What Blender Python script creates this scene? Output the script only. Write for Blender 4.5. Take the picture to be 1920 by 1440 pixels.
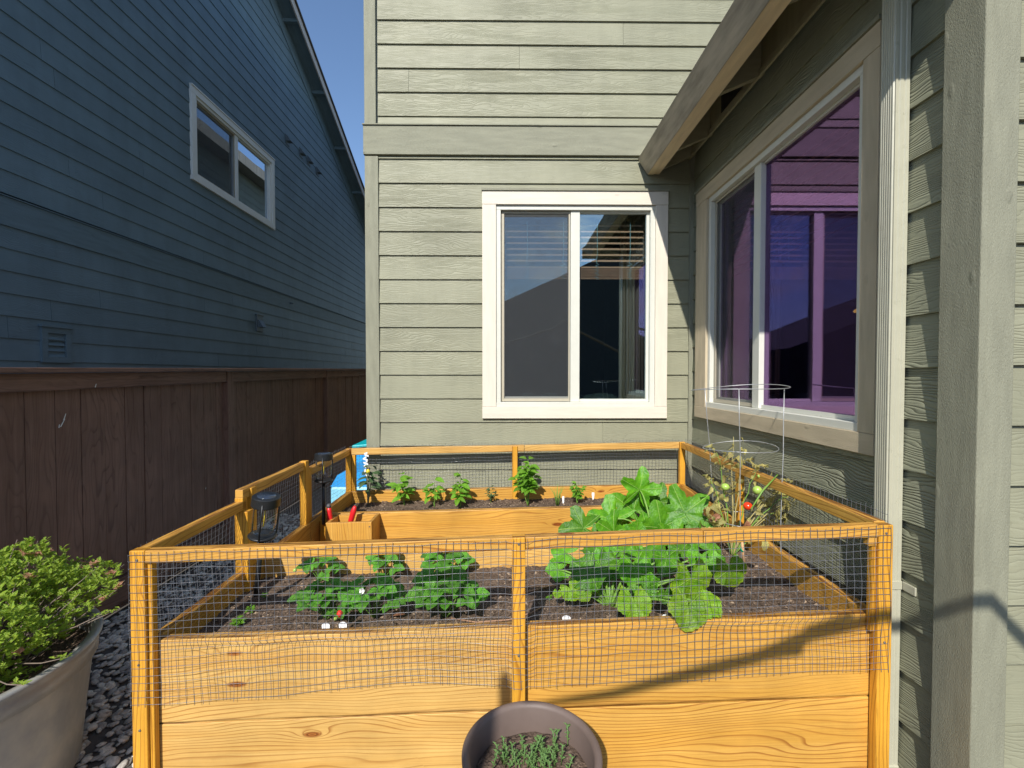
import bpy, math, random
from mathutils import Vector, Matrix, noise as mnoise
for o in list(bpy.data.objects): bpy.data.objects.remove(o)
scene = bpy.context.scene
C = scene.collection
PI = math.pi
rnd = random.Random(7)

# ------------------------------------------------------------ camera, light
H = 1.70
FPX = 853.3
cam_d = bpy.data.cameras.new('camera'); cam = bpy.data.objects.new('camera', cam_d); C.objects.link(cam)
cam_d.sensor_width = 36; cam_d.lens = 16; cam_d.clip_start = .05; cam_d.clip_end = 600
cam.location = (0, 0, H)
cam.rotation_euler = (PI/2 - .0211, 0, -.01055)
scene.camera = cam
RM = cam.rotation_euler.to_matrix()
def at(px, py, Y):
    d = RM @ Vector(((px-960)/FPX, (720-py)/FPX, -1))
    return Vector((0, 0, H)) + d*(Y/d.y)

SUN = Vector((.31, 1.2, -1.0)).normalized()        # direction the light travels
sl = bpy.data.lights.new('sun', 'SUN'); so = bpy.data.objects.new('sun', sl); C.objects.link(so)
sl.energy = 4.8; sl.angle = math.radians(.55); sl.color = (1, .955, .88)
so.rotation_euler = SUN.to_track_quat('-Z', 'Y').to_euler()
w = bpy.data.worlds.new('World'); scene.world = w; w.use_nodes = True
wt = w.node_tree; wn = wt.nodes; wl = wt.links
bg = wn['Background']; bg.inputs['Strength'].default_value = .15
sky = wn.new('ShaderNodeTexSky'); sky.sky_type = 'NISHITA'; sky.sun_disc = False
sky.sun_elevation = math.asin(-SUN.z); sky.sun_rotation = math.atan2(-SUN.x, -SUN.y)
sky.air_density = 1.0; sky.dust_density = .1; sky.ozone_density = 3.5
tc = wn.new('ShaderNodeTexCoord'); mp = wn.new('ShaderNodeMapping'); mp.inputs['Scale'].default_value = (2.2, 2.2, 6.5)
cn = wn.new('ShaderNodeTexNoise'); cn.inputs['Scale'].default_value = 2.2; cn.inputs['Detail'].default_value = 8; cn.inputs['Roughness'].default_value = .6
cr = wn.new('ShaderNodeMapRange'); cr.inputs[1].default_value = .49; cr.inputs[2].default_value = .68; cr.inputs[4].default_value = .8
sx = wn.new('ShaderNodeSeparateXYZ')
my = wn.new('ShaderNodeMapRange'); my.inputs[1].default_value = .25; my.inputs[2].default_value = -.35; my.inputs[3].default_value = 0; my.inputs[4].default_value = 1
mm = wn.new('ShaderNodeMath'); mm.operation = 'MULTIPLY'
mx = wn.new('ShaderNodeMix'); mx.data_type = 'RGBA'; mx.inputs[7].default_value = (8.5, 8.8, 9.2, 1)
wl.new(tc.outputs['Generated'], mp.inputs[0]); wl.new(mp.outputs[0], cn.inputs[0]); wl.new(cn.outputs[0], cr.inputs[0])
wl.new(tc.outputs['Generated'], sx.inputs[0]); wl.new(sx.outputs[1], my.inputs[0])
wl.new(cr.outputs[0], mm.inputs[0]); wl.new(my.outputs[0], mm.inputs[1]); wl.new(mm.outputs[0], mx.inputs[0])
wl.new(sky.outputs[0], mx.inputs[6]); wl.new(mx.outputs[2], bg.inputs[0])
scene.view_settings.view_transform = 'Standard'; scene.view_settings.look = 'None'
scene.view_settings.exposure = .3; scene.view_settings.gamma = 1; scene.view_settings.use_curve_mapping = False
scene.render.engine = 'CYCLES'
scene.cycles.transparent_max_bounces = 24

# ------------------------------------------------------------ node helper
class G:
    def __init__(s, name):
        s.m = bpy.data.materials.new(name); s.m.use_nodes = True
        s.t = s.m.node_tree; s.n = s.t.nodes; s.l = s.t.links
        s.b = s.n['Principled BSDF']; s.out = s.n['Material Output']
        s.uvn = None
    def put(s, sock, v):
        if isinstance(v, bpy.types.NodeSocket): s.l.new(v, sock)
        elif v is not None: sock.default_value = v
    def m_(s, op, a, b=None, c=None, clamp=False):
        n = s.n.new('ShaderNodeMath'); n.operation = op; n.use_clamp = clamp
        s.put(n.inputs[0], a); s.put(n.inputs[1], b)
        if c is not None: s.put(n.inputs[2], c)
        return n.outputs[0]
    def uv(s):
        if not s.uvn:
            a = s.n.new('ShaderNodeUVMap'); oi = s.n.new('ShaderNodeObjectInfo')
            sp = s.n.new('ShaderNodeSeparateXYZ'); s.l.new(a.outputs[0], sp.inputs[0])
            r = oi.outputs['Random']
            s.uvn = (s.m_('ADD', sp.outputs[0], s.m_('MULTIPLY', r, 37.7)), s.m_('ADD', sp.outputs[1], s.m_('MULTIPLY', r, 11.3)), r, sp.outputs[0], sp.outputs[1])
        return s.uvn
    def vec(s, x, y, z=0.0):
        n = s.n.new('ShaderNodeCombineXYZ'); s.put(n.inputs[0], x); s.put(n.inputs[1], y); s.put(n.inputs[2], z); return n.outputs[0]
    def noise(s, v, scale=1, detail=2, rough=.5, dist=0):
        n = s.n.new('ShaderNodeTexNoise'); s.put(n.inputs['Vector'], v)
        n.inputs['Scale'].default_value = scale; n.inputs['Detail'].default_value = detail
        n.inputs['Roughness'].default_value = rough; n.inputs['Distortion'].default_value = dist
        return n.outputs[0]
    def voro(s, v, scale=1, feat='F1'):
        n = s.n.new('ShaderNodeTexVoronoi'); s.put(n.inputs['Vector'], v); n.inputs['Scale'].default_value = scale; n.feature = feat
        return n.outputs['Distance'], (n.outputs['Color'] if feat == 'F1' else None)
    def rng(s, v, a, b, c=0., d=1., smooth=False):
        n = s.n.new('ShaderNodeMapRange'); s.put(n.inputs[0], v)
        for i, q in enumerate((a, b, c, d)): s.put(n.inputs[i+1], q)
        if smooth: n.interpolation_type = 'SMOOTHSTEP'
        return n.outputs[0]
    def mix(s, f, a, b, mode='MIX'):
        n = s.n.new('ShaderNodeMix'); n.data_type = 'RGBA'; n.blend_type = mode
        s.put(n.inputs[0], f)
        s.put(n.inputs[6], a if isinstance(a, bpy.types.NodeSocket) else (*a, 1))
        s.put(n.inputs[7], b if isinstance(b, bpy.types.NodeSocket) else (*b, 1))
        return n.outputs[2]
    def mul(s, col, f):
        n = s.n.new('ShaderNodeVectorMath'); n.operation = 'SCALE'; s.put(n.inputs[0], col); s.put(n.inputs['Scale'], f); return n.outputs[0]
    def bump(s, h, dist=.002, strength=1.0):
        n = s.n.new('ShaderNodeBump'); n.inputs['Distance'].default_value = dist; n.inputs['Strength'].default_value = strength
        s.put(n.inputs['Height'], h); s.l.new(n.outputs[0], s.b.inputs['Normal']); return n.outputs[0]
    def col(s, c): s.put(s.b.inputs['Base Color'], c if isinstance(c, bpy.types.NodeSocket) else (*c, 1))
    def rough(s, r, spec=.4): s.put(s.b.inputs['Roughness'], r); s.b.inputs['Specular IOR Level'].default_value = spec
    def geo(s):
        n = s.n.new('ShaderNodeNewGeometry'); return n.outputs['Position']
    def objc(s):
        n = s.n.new('ShaderNodeTexCoord'); return n.outputs['Object']

def plain(name, col, rough=.5, spec=.4, metal=0, var=.12, scale=30, bump=.0006):
    g = G(name); p = g.geo()
    n = g.noise(p, scale, 4, .6); n2 = g.noise(p, scale*.13, 3, .5)
    f = g.rng(g.m_('ADD', n, n2), .6, 1.4, 1-var, 1+var)
    v = g.n.new('ShaderNodeRGB'); v.outputs[0].default_value = (*col, 1)
    g.col(g.mul(v.outputs[0], f)); g.rough(g.rng(n, .3, .7, max(.02, rough-.08), min(1, rough+.08)), spec)
    g.b.inputs['Metallic'].default_value = metal
    if bump: g.bump(n, bump)
    return g.m

def wood(name, base, light, dark, lines=24, knots=.55, gloss=.42, fade=.5):
    g = G(name); u, v, r, _, _ = g.uv()
    n1 = g.noise(g.vec(g.m_('MULTIPLY', u, .9), g.m_('MULTIPLY', v, 4.5), r), 1, 2.5, .5)
    d, c = g.voro(g.vec(g.m_('MULTIPLY', u, 2.3), g.m_('MULTIPLY', v, 7.5), 0.0))
    sp = g.n.new('ShaderNodeSeparateColor'); g.l.new(c, sp.inputs[0])
    on = g.m_('GREATER_THAN', knots, sp.outputs[0])
    k = g.m_('MULTIPLY', g.m_('POWER', 2.718, g.m_('MULTIPLY', d, -9)), on)
    ring = g.m_('ADD', g.m_('ADD', g.m_('MULTIPLY', v, lines), g.m_('MULTIPLY', n1, 15)), g.m_('MULTIPLY', k, 5.5))
    fr = g.m_('FRACT', ring)
    late = g.m_('MULTIPLY', g.rng(fr, .62, .94, 0, 1, True), g.rng(fr, .93, 1.0, 1, 0))
    fine = g.noise(g.vec(g.m_('MULTIPLY', u, 5), g.m_('MULTIPLY', v, 260), r), 1, 3, .6)
    streak = g.noise(g.vec(g.m_('MULTIPLY', u, .8), g.m_('MULTIPLY', v, 26), r), 1, 3, .55)
    mod = g.noise(g.vec(g.m_('MULTIPLY', u, 1.6), g.m_('MULTIPLY', v, 9), r), 1, 2, .5)
    lm = g.m_('MULTIPLY', late, g.rng(mod, .32, .62, .35, 1.0))
    c1 = g.mix(g.rng(streak, .3, .7), base, light)
    c2 = g.mix(g.m_('MULTIPLY', lm, fade), c1, dark)
    c3 = g.mix(g.rng(fine, .38, .8, 0, .36), c2, dark)
    kn = g.m_('MULTIPLY', g.rng(d, .06, .10, 1, 0, True), on)
    kc = g.mix(g.rng(g.m_('FRACT', g.m_('MULTIPLY', d, 42)), .3, .9), (dark[0]*.55, dark[1]*.45, dark[2]*.5), (dark[0]*1.2, dark[1], dark[2]))
    c4 = g.mix(kn, c3, kc)
    sy = g.uvn[4]; sm_ = g.m_('MULTIPLY', g.rng(sy, .4205, .431, 1, 0), g.rng(g.noise(g.vec(g.m_('MULTIPLY', u, 3.5), g.m_('MULTIPLY', v, 60), r), 1, 4, .65), .42, .6, 0, .85))
    c4 = g.mix(sm_, c4, (dark[0]*.35, dark[1]*.3, dark[2]*.5))
    c5 = g.mul(c4, g.rng(g.noise(g.geo(), 2.6, 5, .62), .3, .7, .80, 1.12))
    g.col(c5); g.rough(g.rng(fine, .3, .7, gloss-.06, gloss+.14), .35)
    g.bump(g.m_('ADD', g.m_('MULTIPLY', fine, .6), g.m_('MULTIPLY', late, -.35)), .0007, .8)
    return g.m

def siding(name, col, amp=.0016, var=.10, freq=70, dirt=.12, rough=.55):
    g = G(name); u, v, r, _, _ = g.uv()
    n1 = g.noise(g.vec(g.m_('MULTIPLY', u, 1.6), g.m_('MULTIPLY', v, 6), r), 1, 3, .55)
    n0 = g.noise(g.vec(g.m_('MULTIPLY', u, .9), g.m_('MULTIPLY', v, 2.5), g.m_('ADD', r, 5)), 1, 1, .5)
    ring = g.m_('ADD', g.m_('MULTIPLY', v, freq), g.m_('MULTIPLY', n1, 17))
    s = g.m_('SINE', g.m_('MULTIPLY', ring, 3.1416))
    sh = g.m_('POWER', g.m_('ABSOLUTE', s), .5)
    fib = g.noise(g.vec(g.m_('MULTIPLY', u, 9), g.m_('MULTIPLY', v, 210), r), 1, 2, .6)
    h = g.m_('ADD', g.m_('MULTIPLY', sh, g.rng(n0, .35, .62, .15, 1)), g.m_('MULTIPLY', fib, .35))
    v0 = g.n.new('ShaderNodeRGB'); v0.outputs[0].default_value = (*col, 1)
    p = g.geo()
    stain = g.noise(p, 2.3, 4, .6)
    f = g.m_('MULTIPLY', g.rng(stain, .3, .7, 1-var, 1+var), g.rng(r, 0, 1, .955, 1.04))
    f = g.m_('MULTIPLY', f, g.rng(sh, 0, .5, .86, 1))
    mpn = g.n.new('ShaderNodeMapping'); mpn.inputs['Scale'].default_value = (9, 9, .7); g.l.new(p, mpn.inputs[0])
    f = g.m_('MULTIPLY', f, g.rng(g.noise(mpn.outputs[0], 1, 4, .6), .3, .7, .94, 1.05))
    dust = g.rng(g.noise(g.vec(g.m_('MULTIPLY', u, 3), g.m_('MULTIPLY', v, 14), r), 1, 4, .65), .5, .78, 0, dirt)
    g.col(g.mix(dust, g.mul(v0.outputs[0], f), (col[0]*1.35+.03, col[1]*1.25+.025, col[2]*1.2+.02)))
    g.rough(g.rng(fib, .3, .7, rough-.06, rough+.1), .35)
    g.bump(h, amp)
    return g.m

def roughsawn(name, col, amp=.0015, var=.1):
    g = G(name); u, v, r, _, _ = g.uv()
    a = g.noise(g.vec(g.m_('MULTIPLY', u, 120), g.m_('MULTIPLY', v, 420), r), 1, 3, .6, .3)
    b = g.noise(g.vec(g.m_('MULTIPLY', u, 5), g.m_('MULTIPLY', v, 30), r), 1, 3, .5)
    v0 = g.n.new('ShaderNodeRGB'); v0.outputs[0].default_value = (*col, 1)
    d, c = g.voro(g.vec(g.m_('MULTIPLY', u, 4), g.m_('MULTIPLY', v, 9), r))
    kn = g.rng(d, .05, .12, 1, 0, True)
    f = g.m_('MULTIPLY', g.rng(b, .3, .7, 1-var, 1+var), g.rng(kn, 0, 1, 1, .9))
    g.col(g.mul(v0.outputs[0], f)); g.rough(.6, .3)
    g.bump(g.m_('ADD', g.m_('ADD', a, g.m_('MULTIPLY', b, .6)), g.m_('MULTIPLY', kn, .8)), amp)
    return g.m

def glass(name, refl, tint, fac):
    g = G(name); n = g.n; g.n.remove(g.b)
    tr = n.new('ShaderNodeBsdfTransparent'); tr.inputs[0].default_value = (*tint, 1)
    gl = n.new('ShaderNodeBsdfGlossy'); gl.inputs['Color'].default_value = (*refl, 1); gl.inputs['Roughness'].default_value = .008
    fr = n.new('ShaderNodeLayerWeight'); fr.inputs[0].default_value = .5
    f2 = g.m_('ADD', g.m_('MULTIPLY', g.m_('POWER', fr.outputs['Facing'], 5), .8), fac, clamp=True)
    nz = g.noise(g.geo(), 2.0, 1, .5); bp = n.new('ShaderNodeBump'); bp.inputs['Distance'].default_value = .002; bp.inputs['Strength'].default_value = .25
    g.l.new(nz, bp.inputs['Height']); g.l.new(bp.outputs[0], gl.inputs['Normal'])
    mxs = n.new('ShaderNodeMixShader'); g.l.new(f2, mxs.inputs[0]); g.l.new(tr.outputs[0], mxs.inputs[1]); g.l.new(gl.outputs[0], mxs.inputs[2])
    g.l.new(mxs.outputs[0], g.out.inputs[0]); return g.m

def screen_mat(name, col, alpha):
    g = G(name); g.col(col); g.rough(.7, .2)
    tr = g.n.new('ShaderNodeBsdfTransparent'); ms = g.n.new('ShaderNodeMixShader')
    dust = g.noise(g.geo(), 240, 2, .6); big = g.noise(g.geo(), 9, 3, .6)
    f = g.m_('ADD', g.m_('MULTIPLY', g.rng(g.m_('MULTIPLY', dust, big), .30, .42), .12), alpha, clamp=True)
    g.l.new(f, ms.inputs[0]); g.l.new(tr.outputs[0], ms.inputs[1]); g.l.new(g.b.outputs[0], ms.inputs[2])
    g.l.new(ms.outputs[0], g.out.inputs[0]); return g.m

def leafmat(name, c1, c2, vein=(.25, .4, .08), nv=5, edge=None, blotch=0, trans=.35, rough=.5, bscale=26, pinnate=False):
    """uv = leaf-plane coordinates, unit leaf, joint at 0,0 and tip along +v"""
    g = G(name); _, _, r, x, y = g.uv()
    rr = g.m_('SQRT', g.m_('ADD', g.m_('MULTIPLY', x, x), g.m_('MULTIPLY', y, y)))
    if pinnate:
        mid = g.rng(g.m_('ABSOLUTE', x), .012, .035, 1, 0)
        w = g.m_('FRACT', g.m_('MULTIPLY', g.m_('SUBTRACT', y, g.m_('MULTIPLY', g.m_('ABSOLUTE', x), .9)), 8))
        side = g.m_('MULTIPLY', g.rng(g.m_('ABSOLUTE', g.m_('SUBTRACT', w, .5)), .0, .16, 1, 0), .5)
        vn = g.m_('MAXIMUM', mid, side)
    else:
        an = g.m_('ARCTAN2', x, y)
        cs = g.m_('COSINE', g.m_('MULTIPLY', an, nv))
        vn = g.m_('MULTIPLY', g.rng(cs, g.m_('SUBTRACT', 1, g.m_('DIVIDE', .0035, g.m_('ADD', g.m_('MULTIPLY', rr, rr), .01))), 1, 0, 1), .8)
    n = g.noise(g.vec(x, y, r), 3, 4, .6)
    c = g.mix(g.rng(n, .35, .68), c1, c2)
    c = g.mul(c, g.rng(r, 0, 1, .62, 1.2))
    if blotch:
        bz = g.noise(g.vec(x, y, g.m_('ADD', g.m_('MULTIPLY', r, 9), 3)), 2.0, 3, .6)
        c = g.mix(g.rng(bz, .5, .62, 0, blotch), c, edge)
    if edge and not blotch: c = g.mix(g.rng(rr, .72, 1.05, 0, .7), c, edge)
    c = g.mix(vn, c, vein)
    g.col(c); g.rough(rough, .45)
    cell, _ = g.voro(g.vec(x, y, r), bscale*.45, 'F1')
    bn = g.bump(g.m_('ADD', g.m_('MULTIPLY', cell, -.8), g.m_('MULTIPLY', vn, -.9)),   .003, .7)
    tl = g.n.new('ShaderNodeBsdfTranslucent'); g.l.new(g.mul(c, 1.5), tl.inputs[0])
    ms = g.n.new('ShaderNodeMixShader'); ms.inputs[0].default_value = trans
    g.l.new(g.b.outputs[0], ms.inputs[1]); g.l.new(tl.outputs[0], ms.inputs[2]); g.l.new(ms.outputs[0], g.out.inputs[0])
    return g.m

M = {}
M['cedar'] = wood('orange_cedar', (.57, .295, .048), (.64, .36, .078), (.27, .085, .012), lines=62, fade=.85, knots=.7)
M['cedar_pale'] = wood('pale_cedar', (.59, .335, .088), (.66, .42, .135), (.32, .13, .025), lines=68, fade=.85, knots=.7)
M['cedar_post'] = wood('post_cedar', (.66, .32, .03), (.70, .36, .04), (.25, .075, .008), lines=75, fade=.8, knots=.35)
M['fence'] = wood('fence_stain', (.19, .100, .068), (.25, .140, .098), (.09, .044, .030), lines=30, knots=.5, gloss=.6, fade=.6)
M['siding'] = siding('olive_siding', (.250, .248, .170), amp=.0018)
M['siding_side'] = siding('olive_siding_embossed', (.238, .244, .168), amp=.0045, freq=90)
M['trim_olive'] = roughsawn('olive_trim', (.250, .248, .180), amp=.003)
M['trim_tan'] = roughsawn('tan_trim', (.50, .42, .29), amp=.0015)
M['trim_cream'] = roughsawn('cream_trim', (.66, .60, .50), amp=.0012, var=.05)
M['vinyl'] = plain('white_vinyl', (.60, .60, .53), .35, var=.04, bump=.0001)
M['beige_metal'] = plain('screen_frame_beige', (.42, .38, .29), .5, var=.06, bump=.0001)
M['blue_siding'] = siding('blue_grey_siding', (.125, .185, .222), amp=.0014, var=.12, dirt=.08)
M['blue_trim'] = roughsawn('blue_grey_trim', (.118, .175, .21))
M['grey_vent'] = plain('vent_grey', (.10, .13, .15), .5)
M['white_trim'] = plain('white_trim', (.66, .68, .66), .5, var=.05)
M['rake'] = plain('rake_grey', (.42, .40, .38), .6)
M['soffit'] = roughsawn('soffit_olive', (.34, .31, .20))
M['rake_tan'] = roughsawn('rafter_trim_tan', (.74, .60, .38), amp=.001)
M['fascia'] = roughsawn('fascia_brown', (.42, .37, .29), var=.25, amp=.002)
M['shingle'] = plain('roof_shingle', (.07, .065, .06), .9, var=.35, scale=60, bump=.003)
M['gutter'] = plain('downspout_paint', (.42, .41, .315), .33, .5, var=.05, bump=.0001)
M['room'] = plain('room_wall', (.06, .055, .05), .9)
M['glass'] = glass('window_glass', (.78, .95, 1.0), (.80, .86, .86), .20)
M['glass_purple'] = glass('coated_glass', (.43, .26, .57), (.72, .68, .74), .30)
M['glass_far'] = glass('far_glass', (.8, .9, 1), (.5, .5, .5), .55)
M['screen'] = screen_mat('bug_screen', (.07, .075, .08), .40)
M['blind'] = plain('blind_slat', (.72, .42, .28), .5, var=.05)
M['curtain'] = plain('curtain_cloth', (.16, .12, .10), .9)
M['leather'] = plain('dark_leather', (.03, .045, .04), .3, .6, bump=.002)
M['cord'] = plain('pale_cord', (.35, .6, .68), .5)
M['black'] = plain('black_plastic', (.014, .015, .016), .4, .5, bump=.0002)
M['solar'] = plain('solar_cell', (.03, .04, .06), .2, .6)
M['net'] = plain('net_strand', (.12, .125, .14), .3, 1.0, bump=0)
M['steel'] = plain('galvanised_wire', (.42, .43, .43), .42, metal=.55, var=.2)
M['screw'] = plain('screw_head', (.25, .24, .22), .4, metal=.7)
M['red'] = plain('red_grip', (.62, .015, .02), .35, .5)
M['dark_grip'] = plain('dark_grip', (.08, .08, .085), .5)
M['tag'] = plain('white_tag', (.8, .8, .8), .4)
M['blue_plastic'] = plain('blue_plastic', (.03, .32, .75), .35)
M['light_blue'] = plain('light_blue_plastic', (.25, .62, .82), .35)
M['teal'] = plain('teal_plastic', (.0, .40, .45), .35)
M['pot'] = plain('brown_pot', (.13, .095, .08), .55, .4, var=.2, scale=9)
M['bamboo'] = plain('bamboo_stake', (.55, .32, .16), .55)
M['greentie'] = plain('green_tie', (.0, .35, .2), .4)
M['hose'] = plain('drip_line', (.30, .17, .10), .6)
M['stem'] = plain('green_stem', (.16, .30, .05), .5, var=.2)
M['drystem'] = plain('dry_stem', (.34, .29, .12), .7, var=.3)
M['twig'] = plain('grey_twig', (.20, .155, .12), .8, var=.3)
M['citrus_stem'] = plain('citrus_stem', (.20, .22, .14), .7)
M['tomato_red'] = plain('tomato_red', (.72, .045, .01), .18, .6, var=.1, bump=0)
M['tomato_green'] = plain('tomato_green', (.36, .52, .10), .2, .6, var=.1, bump=0)
M['berry'] = plain('strawberry_red', (.68, .03, .015), .3, .5, bump=.001, scale=300)
M['petal'] = plain('white_petal', (.8, .8, .74), .5)
M['yellow'] = plain('yellow_fruit', (.75, .55, .03), .3)
M['L_squash'] = leafmat('squash_leaf', (.055, .20, .008), (.13, .35, .012), (.30, .48, .10), 5, rough=.5, trans=.22)
M['L_squash_y'] = leafmat('squash_leaf_yellowing', (.13, .32, .012), (.27, .44, .02), (.36, .50, .10), 5, edge=(.45, .45, .02))
M['L_straw'] = leafmat('strawberry_leaf', (.07, .28, .025), (.17, .44, .035), (.16, .34, .06), pinnate=True)
M['L_basil'] = leafmat('basil_leaf', (.10, .30, .015), (.20, .42, .02), (.22, .42, .05), pinnate=True)
M['L_citrus'] = leafmat('citrus_leaf', (.035, .085, .03), (.07, .13, .045), (.10, .16, .06), pinnate=True, trans=.2)
M['L_tomato'] = leafmat('withered_tomato_leaf', (.38, .36, .10), (.64, .56, .20), (.45, .42, .18), pinnate=True, edge=(.30, .22, .09), blotch=.7)
M['L_azalea'] = leafmat('azalea_leaf', (.24, .44, .02), (.52, .64, .06), (.3, .45, .08), pinnate=True, trans=.35, rough=.35)
M['L_dead'] = leafmat('dead_leaf', (.24, .10, .055), (.36, .16, .09), (.25, .12, .06), pinnate=True, trans=.15)
M['bloom'] = leafmat('dried_bloom', (.60, .28, .17), (.78, .46, .32), (.6, .35, .2), pinnate=True)
M['succ'] = leafmat('succulent_leaf', (.10, .22, .06), (.20, .34, .10), (.2, .34, .1), pinnate=True, trans=.1)

def soilmat():
    g = G('garden_soil'); p = g.geo()
    a = g.noise(p, 60, 6, .7); b = g.noise(p, 7, 3, .6); d, c = g.voro(p, 130)
    c1 = g.mix(g.rng(a, .35, .7), (.055, .037, .026), (.19, .135, .098))
    c1 = g.mul(c1, g.rng(b, .3, .7, .75, 1.3))
    c1 = g.mix(g.rng(d, .08, .16, .5, 0), c1, (.28, .21, .15))
    g.col(c1); g.rough(.9, .2); g.bump(g.m_('ADD', a, g.m_('MULTIPLY', d, .7)), .006); return g.m
M['soil'] = soilmat()
def chipmat(name, a, b):
    g = G(name); _, _, _, x, y = g.uv(); p = g.geo()
    g.col(g.mul(g.mix(x, a, b), g.rng(g.noise(p, 90, 3, .6), .3, .7, .75, 1.2))); g.rough(.7, .3); g.bump(g.noise(p, 200, 2), .0008); return g.m
M['chips'] = chipmat('mulch_chips', (.07, .045, .03), (.34, .25, .17))
M['stones'] = chipmat('river_gravel', (.28, .26, .24), (.74, .68, .58))
M['ground'] = chipmat('ground_dirt', (.10, .09, .08), (.16, .14, .12))
def tubmat():
    g = G('tub_resin'); u, v, r, x, y = g.uv(); p = g.geo()
    a = g.noise(g.vec(g.m_('MULTIPLY', x, 120), g.m_('MULTIPLY', y, 14), 0.0), 1, 4, .6)
    b = g.noise(p, 6, 4, .6)
    g.col(g.mix(g.rng(b, .35, .65), (.29, .29, .285), (.44, .41, .36)))
    seam = g.rng(g.m_('ABSOLUTE', g.m_('SUBTRACT', g.m_('FRACT', g.m_('MULTIPLY', x, 4.3)), .5)), .0, .012, 0, 1)
    g.rough(g.rng(a, .3, .7, .34, .5), .5); g.b.inputs['Metallic'].default_value = .25
    g.bump(g.m_('ADD', g.m_('MULTIPLY', a, .5), seam), .002); return g.m
M['tub'] = tubmat()

# ------------------------------------------------------------ mesh helper
class MB:
    def __init__(s): s.v = []; s.f = []; s.uv = []; s.sm = []
    def poly(s, pts, uvs=None, smooth=False):
        i = len(s.v); s.v += [tuple(p) for p in pts]; s.f.append(tuple(range(i, i+len(pts)))); s.uv += uvs or [(0, 0)]*len(pts); s.sm.append(smooth)
    def hexa(s, c, ax=0):
        """c: 8 corners indexed x+2y+4z; ax = grain axis"""
        c = [Vector(p) for p in c]
        L = [(c[1]-c[0]).length, (c[2]-c[0]).length, (c[4]-c[0]).length]
        i = len(s.v); s.v += [tuple(p) for p in c]
        for k, (q, a, b) in enumerate((((0, 2, 3, 1), 1, 0), ((4, 5, 7, 6), 0, 1), ((0, 1, 5, 4), 0, 2), ((2, 6, 7, 3), 2, 0), ((0, 4, 6, 2), 2, 1), ((1, 3, 7, 5), 1, 2))):
            s.f.append(tuple(i+j for j in q)); s.sm.append(False)
            for j in q:
                co = ((j & 1)*L[0], ((j >> 1) & 1)*L[1], ((j >> 2) & 1)*L[2])
                fa = [t for t in (a, b) if t == ax]
                if fa: o = a+b-ax; s.uv.append((co[ax], co[o] + k*.21))
                else: s.uv.append((co[a]*.3, co[b] + k*.21))
    def box(s, x0, x1, y0, y1, z0, z1, ax=0, T=None):
        c = [Vector(((x1 if j & 1 else x0), (y1 if j & 2 else y0), (z1 if j & 4 else z0))) for j in range(8)]
        if T: c = [T(*p) for p in c]
        s.hexa(c, ax)
    def beam(s, a, b, w, h, up=Vector((0, 0, 1))):
        a = Vector(a); b = Vector(b); d = (b-a).normalized(); sd = d.cross(up).normalized(); u = sd.cross(d).normalized()
        c = []
        for z in (-h/2, h/2):
            for y in (w/2, -w/2):
                for p in (a, b): c.append(p + sd*y + u*z)
        s.hexa(c, 0)
    def tube(s, pts, r, n=6, cap=True, smooth=True):
        pts = [Vector(p) for p in pts]; k = len(pts)
        rs = r if isinstance(r, (list, tuple)) else [r]*k
        i0 = len(s.v); ref = None; lens = 0
        for i, p in enumerate(pts):
            d = (pts[min(i+1, k-1)] - pts[max(i-1, 0)]).normalized()
            if ref is None or abs(ref.dot(d)) > .95: ref = Vector((0, 0, 1)) if abs(d.z) < .9 else Vector((1, 0, 0))
            a = d.cross(ref).normalized(); b = d.cross(a).normalized(); ref = -b if False else ref
            for j in range(n):
                t = 2*PI*j/n; s.v.append(tuple(p + (a*math.cos(t) + b*math.sin(t))*rs[i]))
        for i in range(k-1):
            for j in range(n):
                q = (i0+i*n+j, i0+i*n+(j+1) % n, i0+(i+1)*n+(j+1) % n, i0+(i+1)*n+j)
                s.f.append(q); s.sm.append(smooth); s.uv += [(i*.05, j*.01), (i*.05, (j+1)*.01), (i*.05+.05, (j+1)*.01), (i*.05+.05, j*.01)]
        if cap:
            for q in (tuple(i0+j for j in range(n))[::-1], tuple(i0+(k-1)*n+j for j in range(n))):
                s.f.append(q); s.sm.append(False); s.uv += [(0, 0)]*n
    def lathe(s, prof, n=32, T=None, smooth=True, sx=1, sy=1):
        """prof: list of (r,z)"""
        i0 = len(s.v)
        for r, z in prof:
            for j in range(n):
                t = 2*PI*j/n; p = Vector((r*math.cos(t)*sx, r*math.sin(t)*sy, z)); s.v.append(tuple(T(p) if T else p))
        for i in range(len(prof)-1):
            for j in range(n):
                s.f.append((i0+i*n+j, i0+i*n+(j+1) % n, i0+(i+1)*n+(j+1) % n, i0+(i+1)*n+j)); s.sm.append(smooth)
                s.uv += [(j/n, prof[i][1]), ((j+1)/n, prof[i][1]), ((j+1)/n, prof[i+1][1]), (j/n, prof[i+1][1])]
    def mesh(s, name):
        me = bpy.data.meshes.new(name); me.from_pydata(s.v, [], s.f)
        ul = me.uv_layers.new(name='UVMap'); flat = [c for p in s.uv for c in p]; ul.data.foreach_set('uv', flat)
        me.polygons.foreach_set('use_smooth', s.sm); me.update(); return me
    def build(s, name, mat, parent=None, bevel=0, T=None):
        me = s.mesh(name); me.materials.append(M[mat]); return link(name, me, parent, bevel)
def link(name, me, parent=None, bevel=0):
    o = bpy.data.objects.new(name, me); C.objects.link(o)
    if parent: o.parent = parent; o.matrix_parent_inverse = parent.matrix_basis.inverted()
    if bevel:
        b = o.modifiers.new('bevel', 'BEVEL'); b.width = bevel; b.segments = 2; b.limit_method = 'ANGLE'; b.angle_limit = math.radians(40)
    return o
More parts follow.
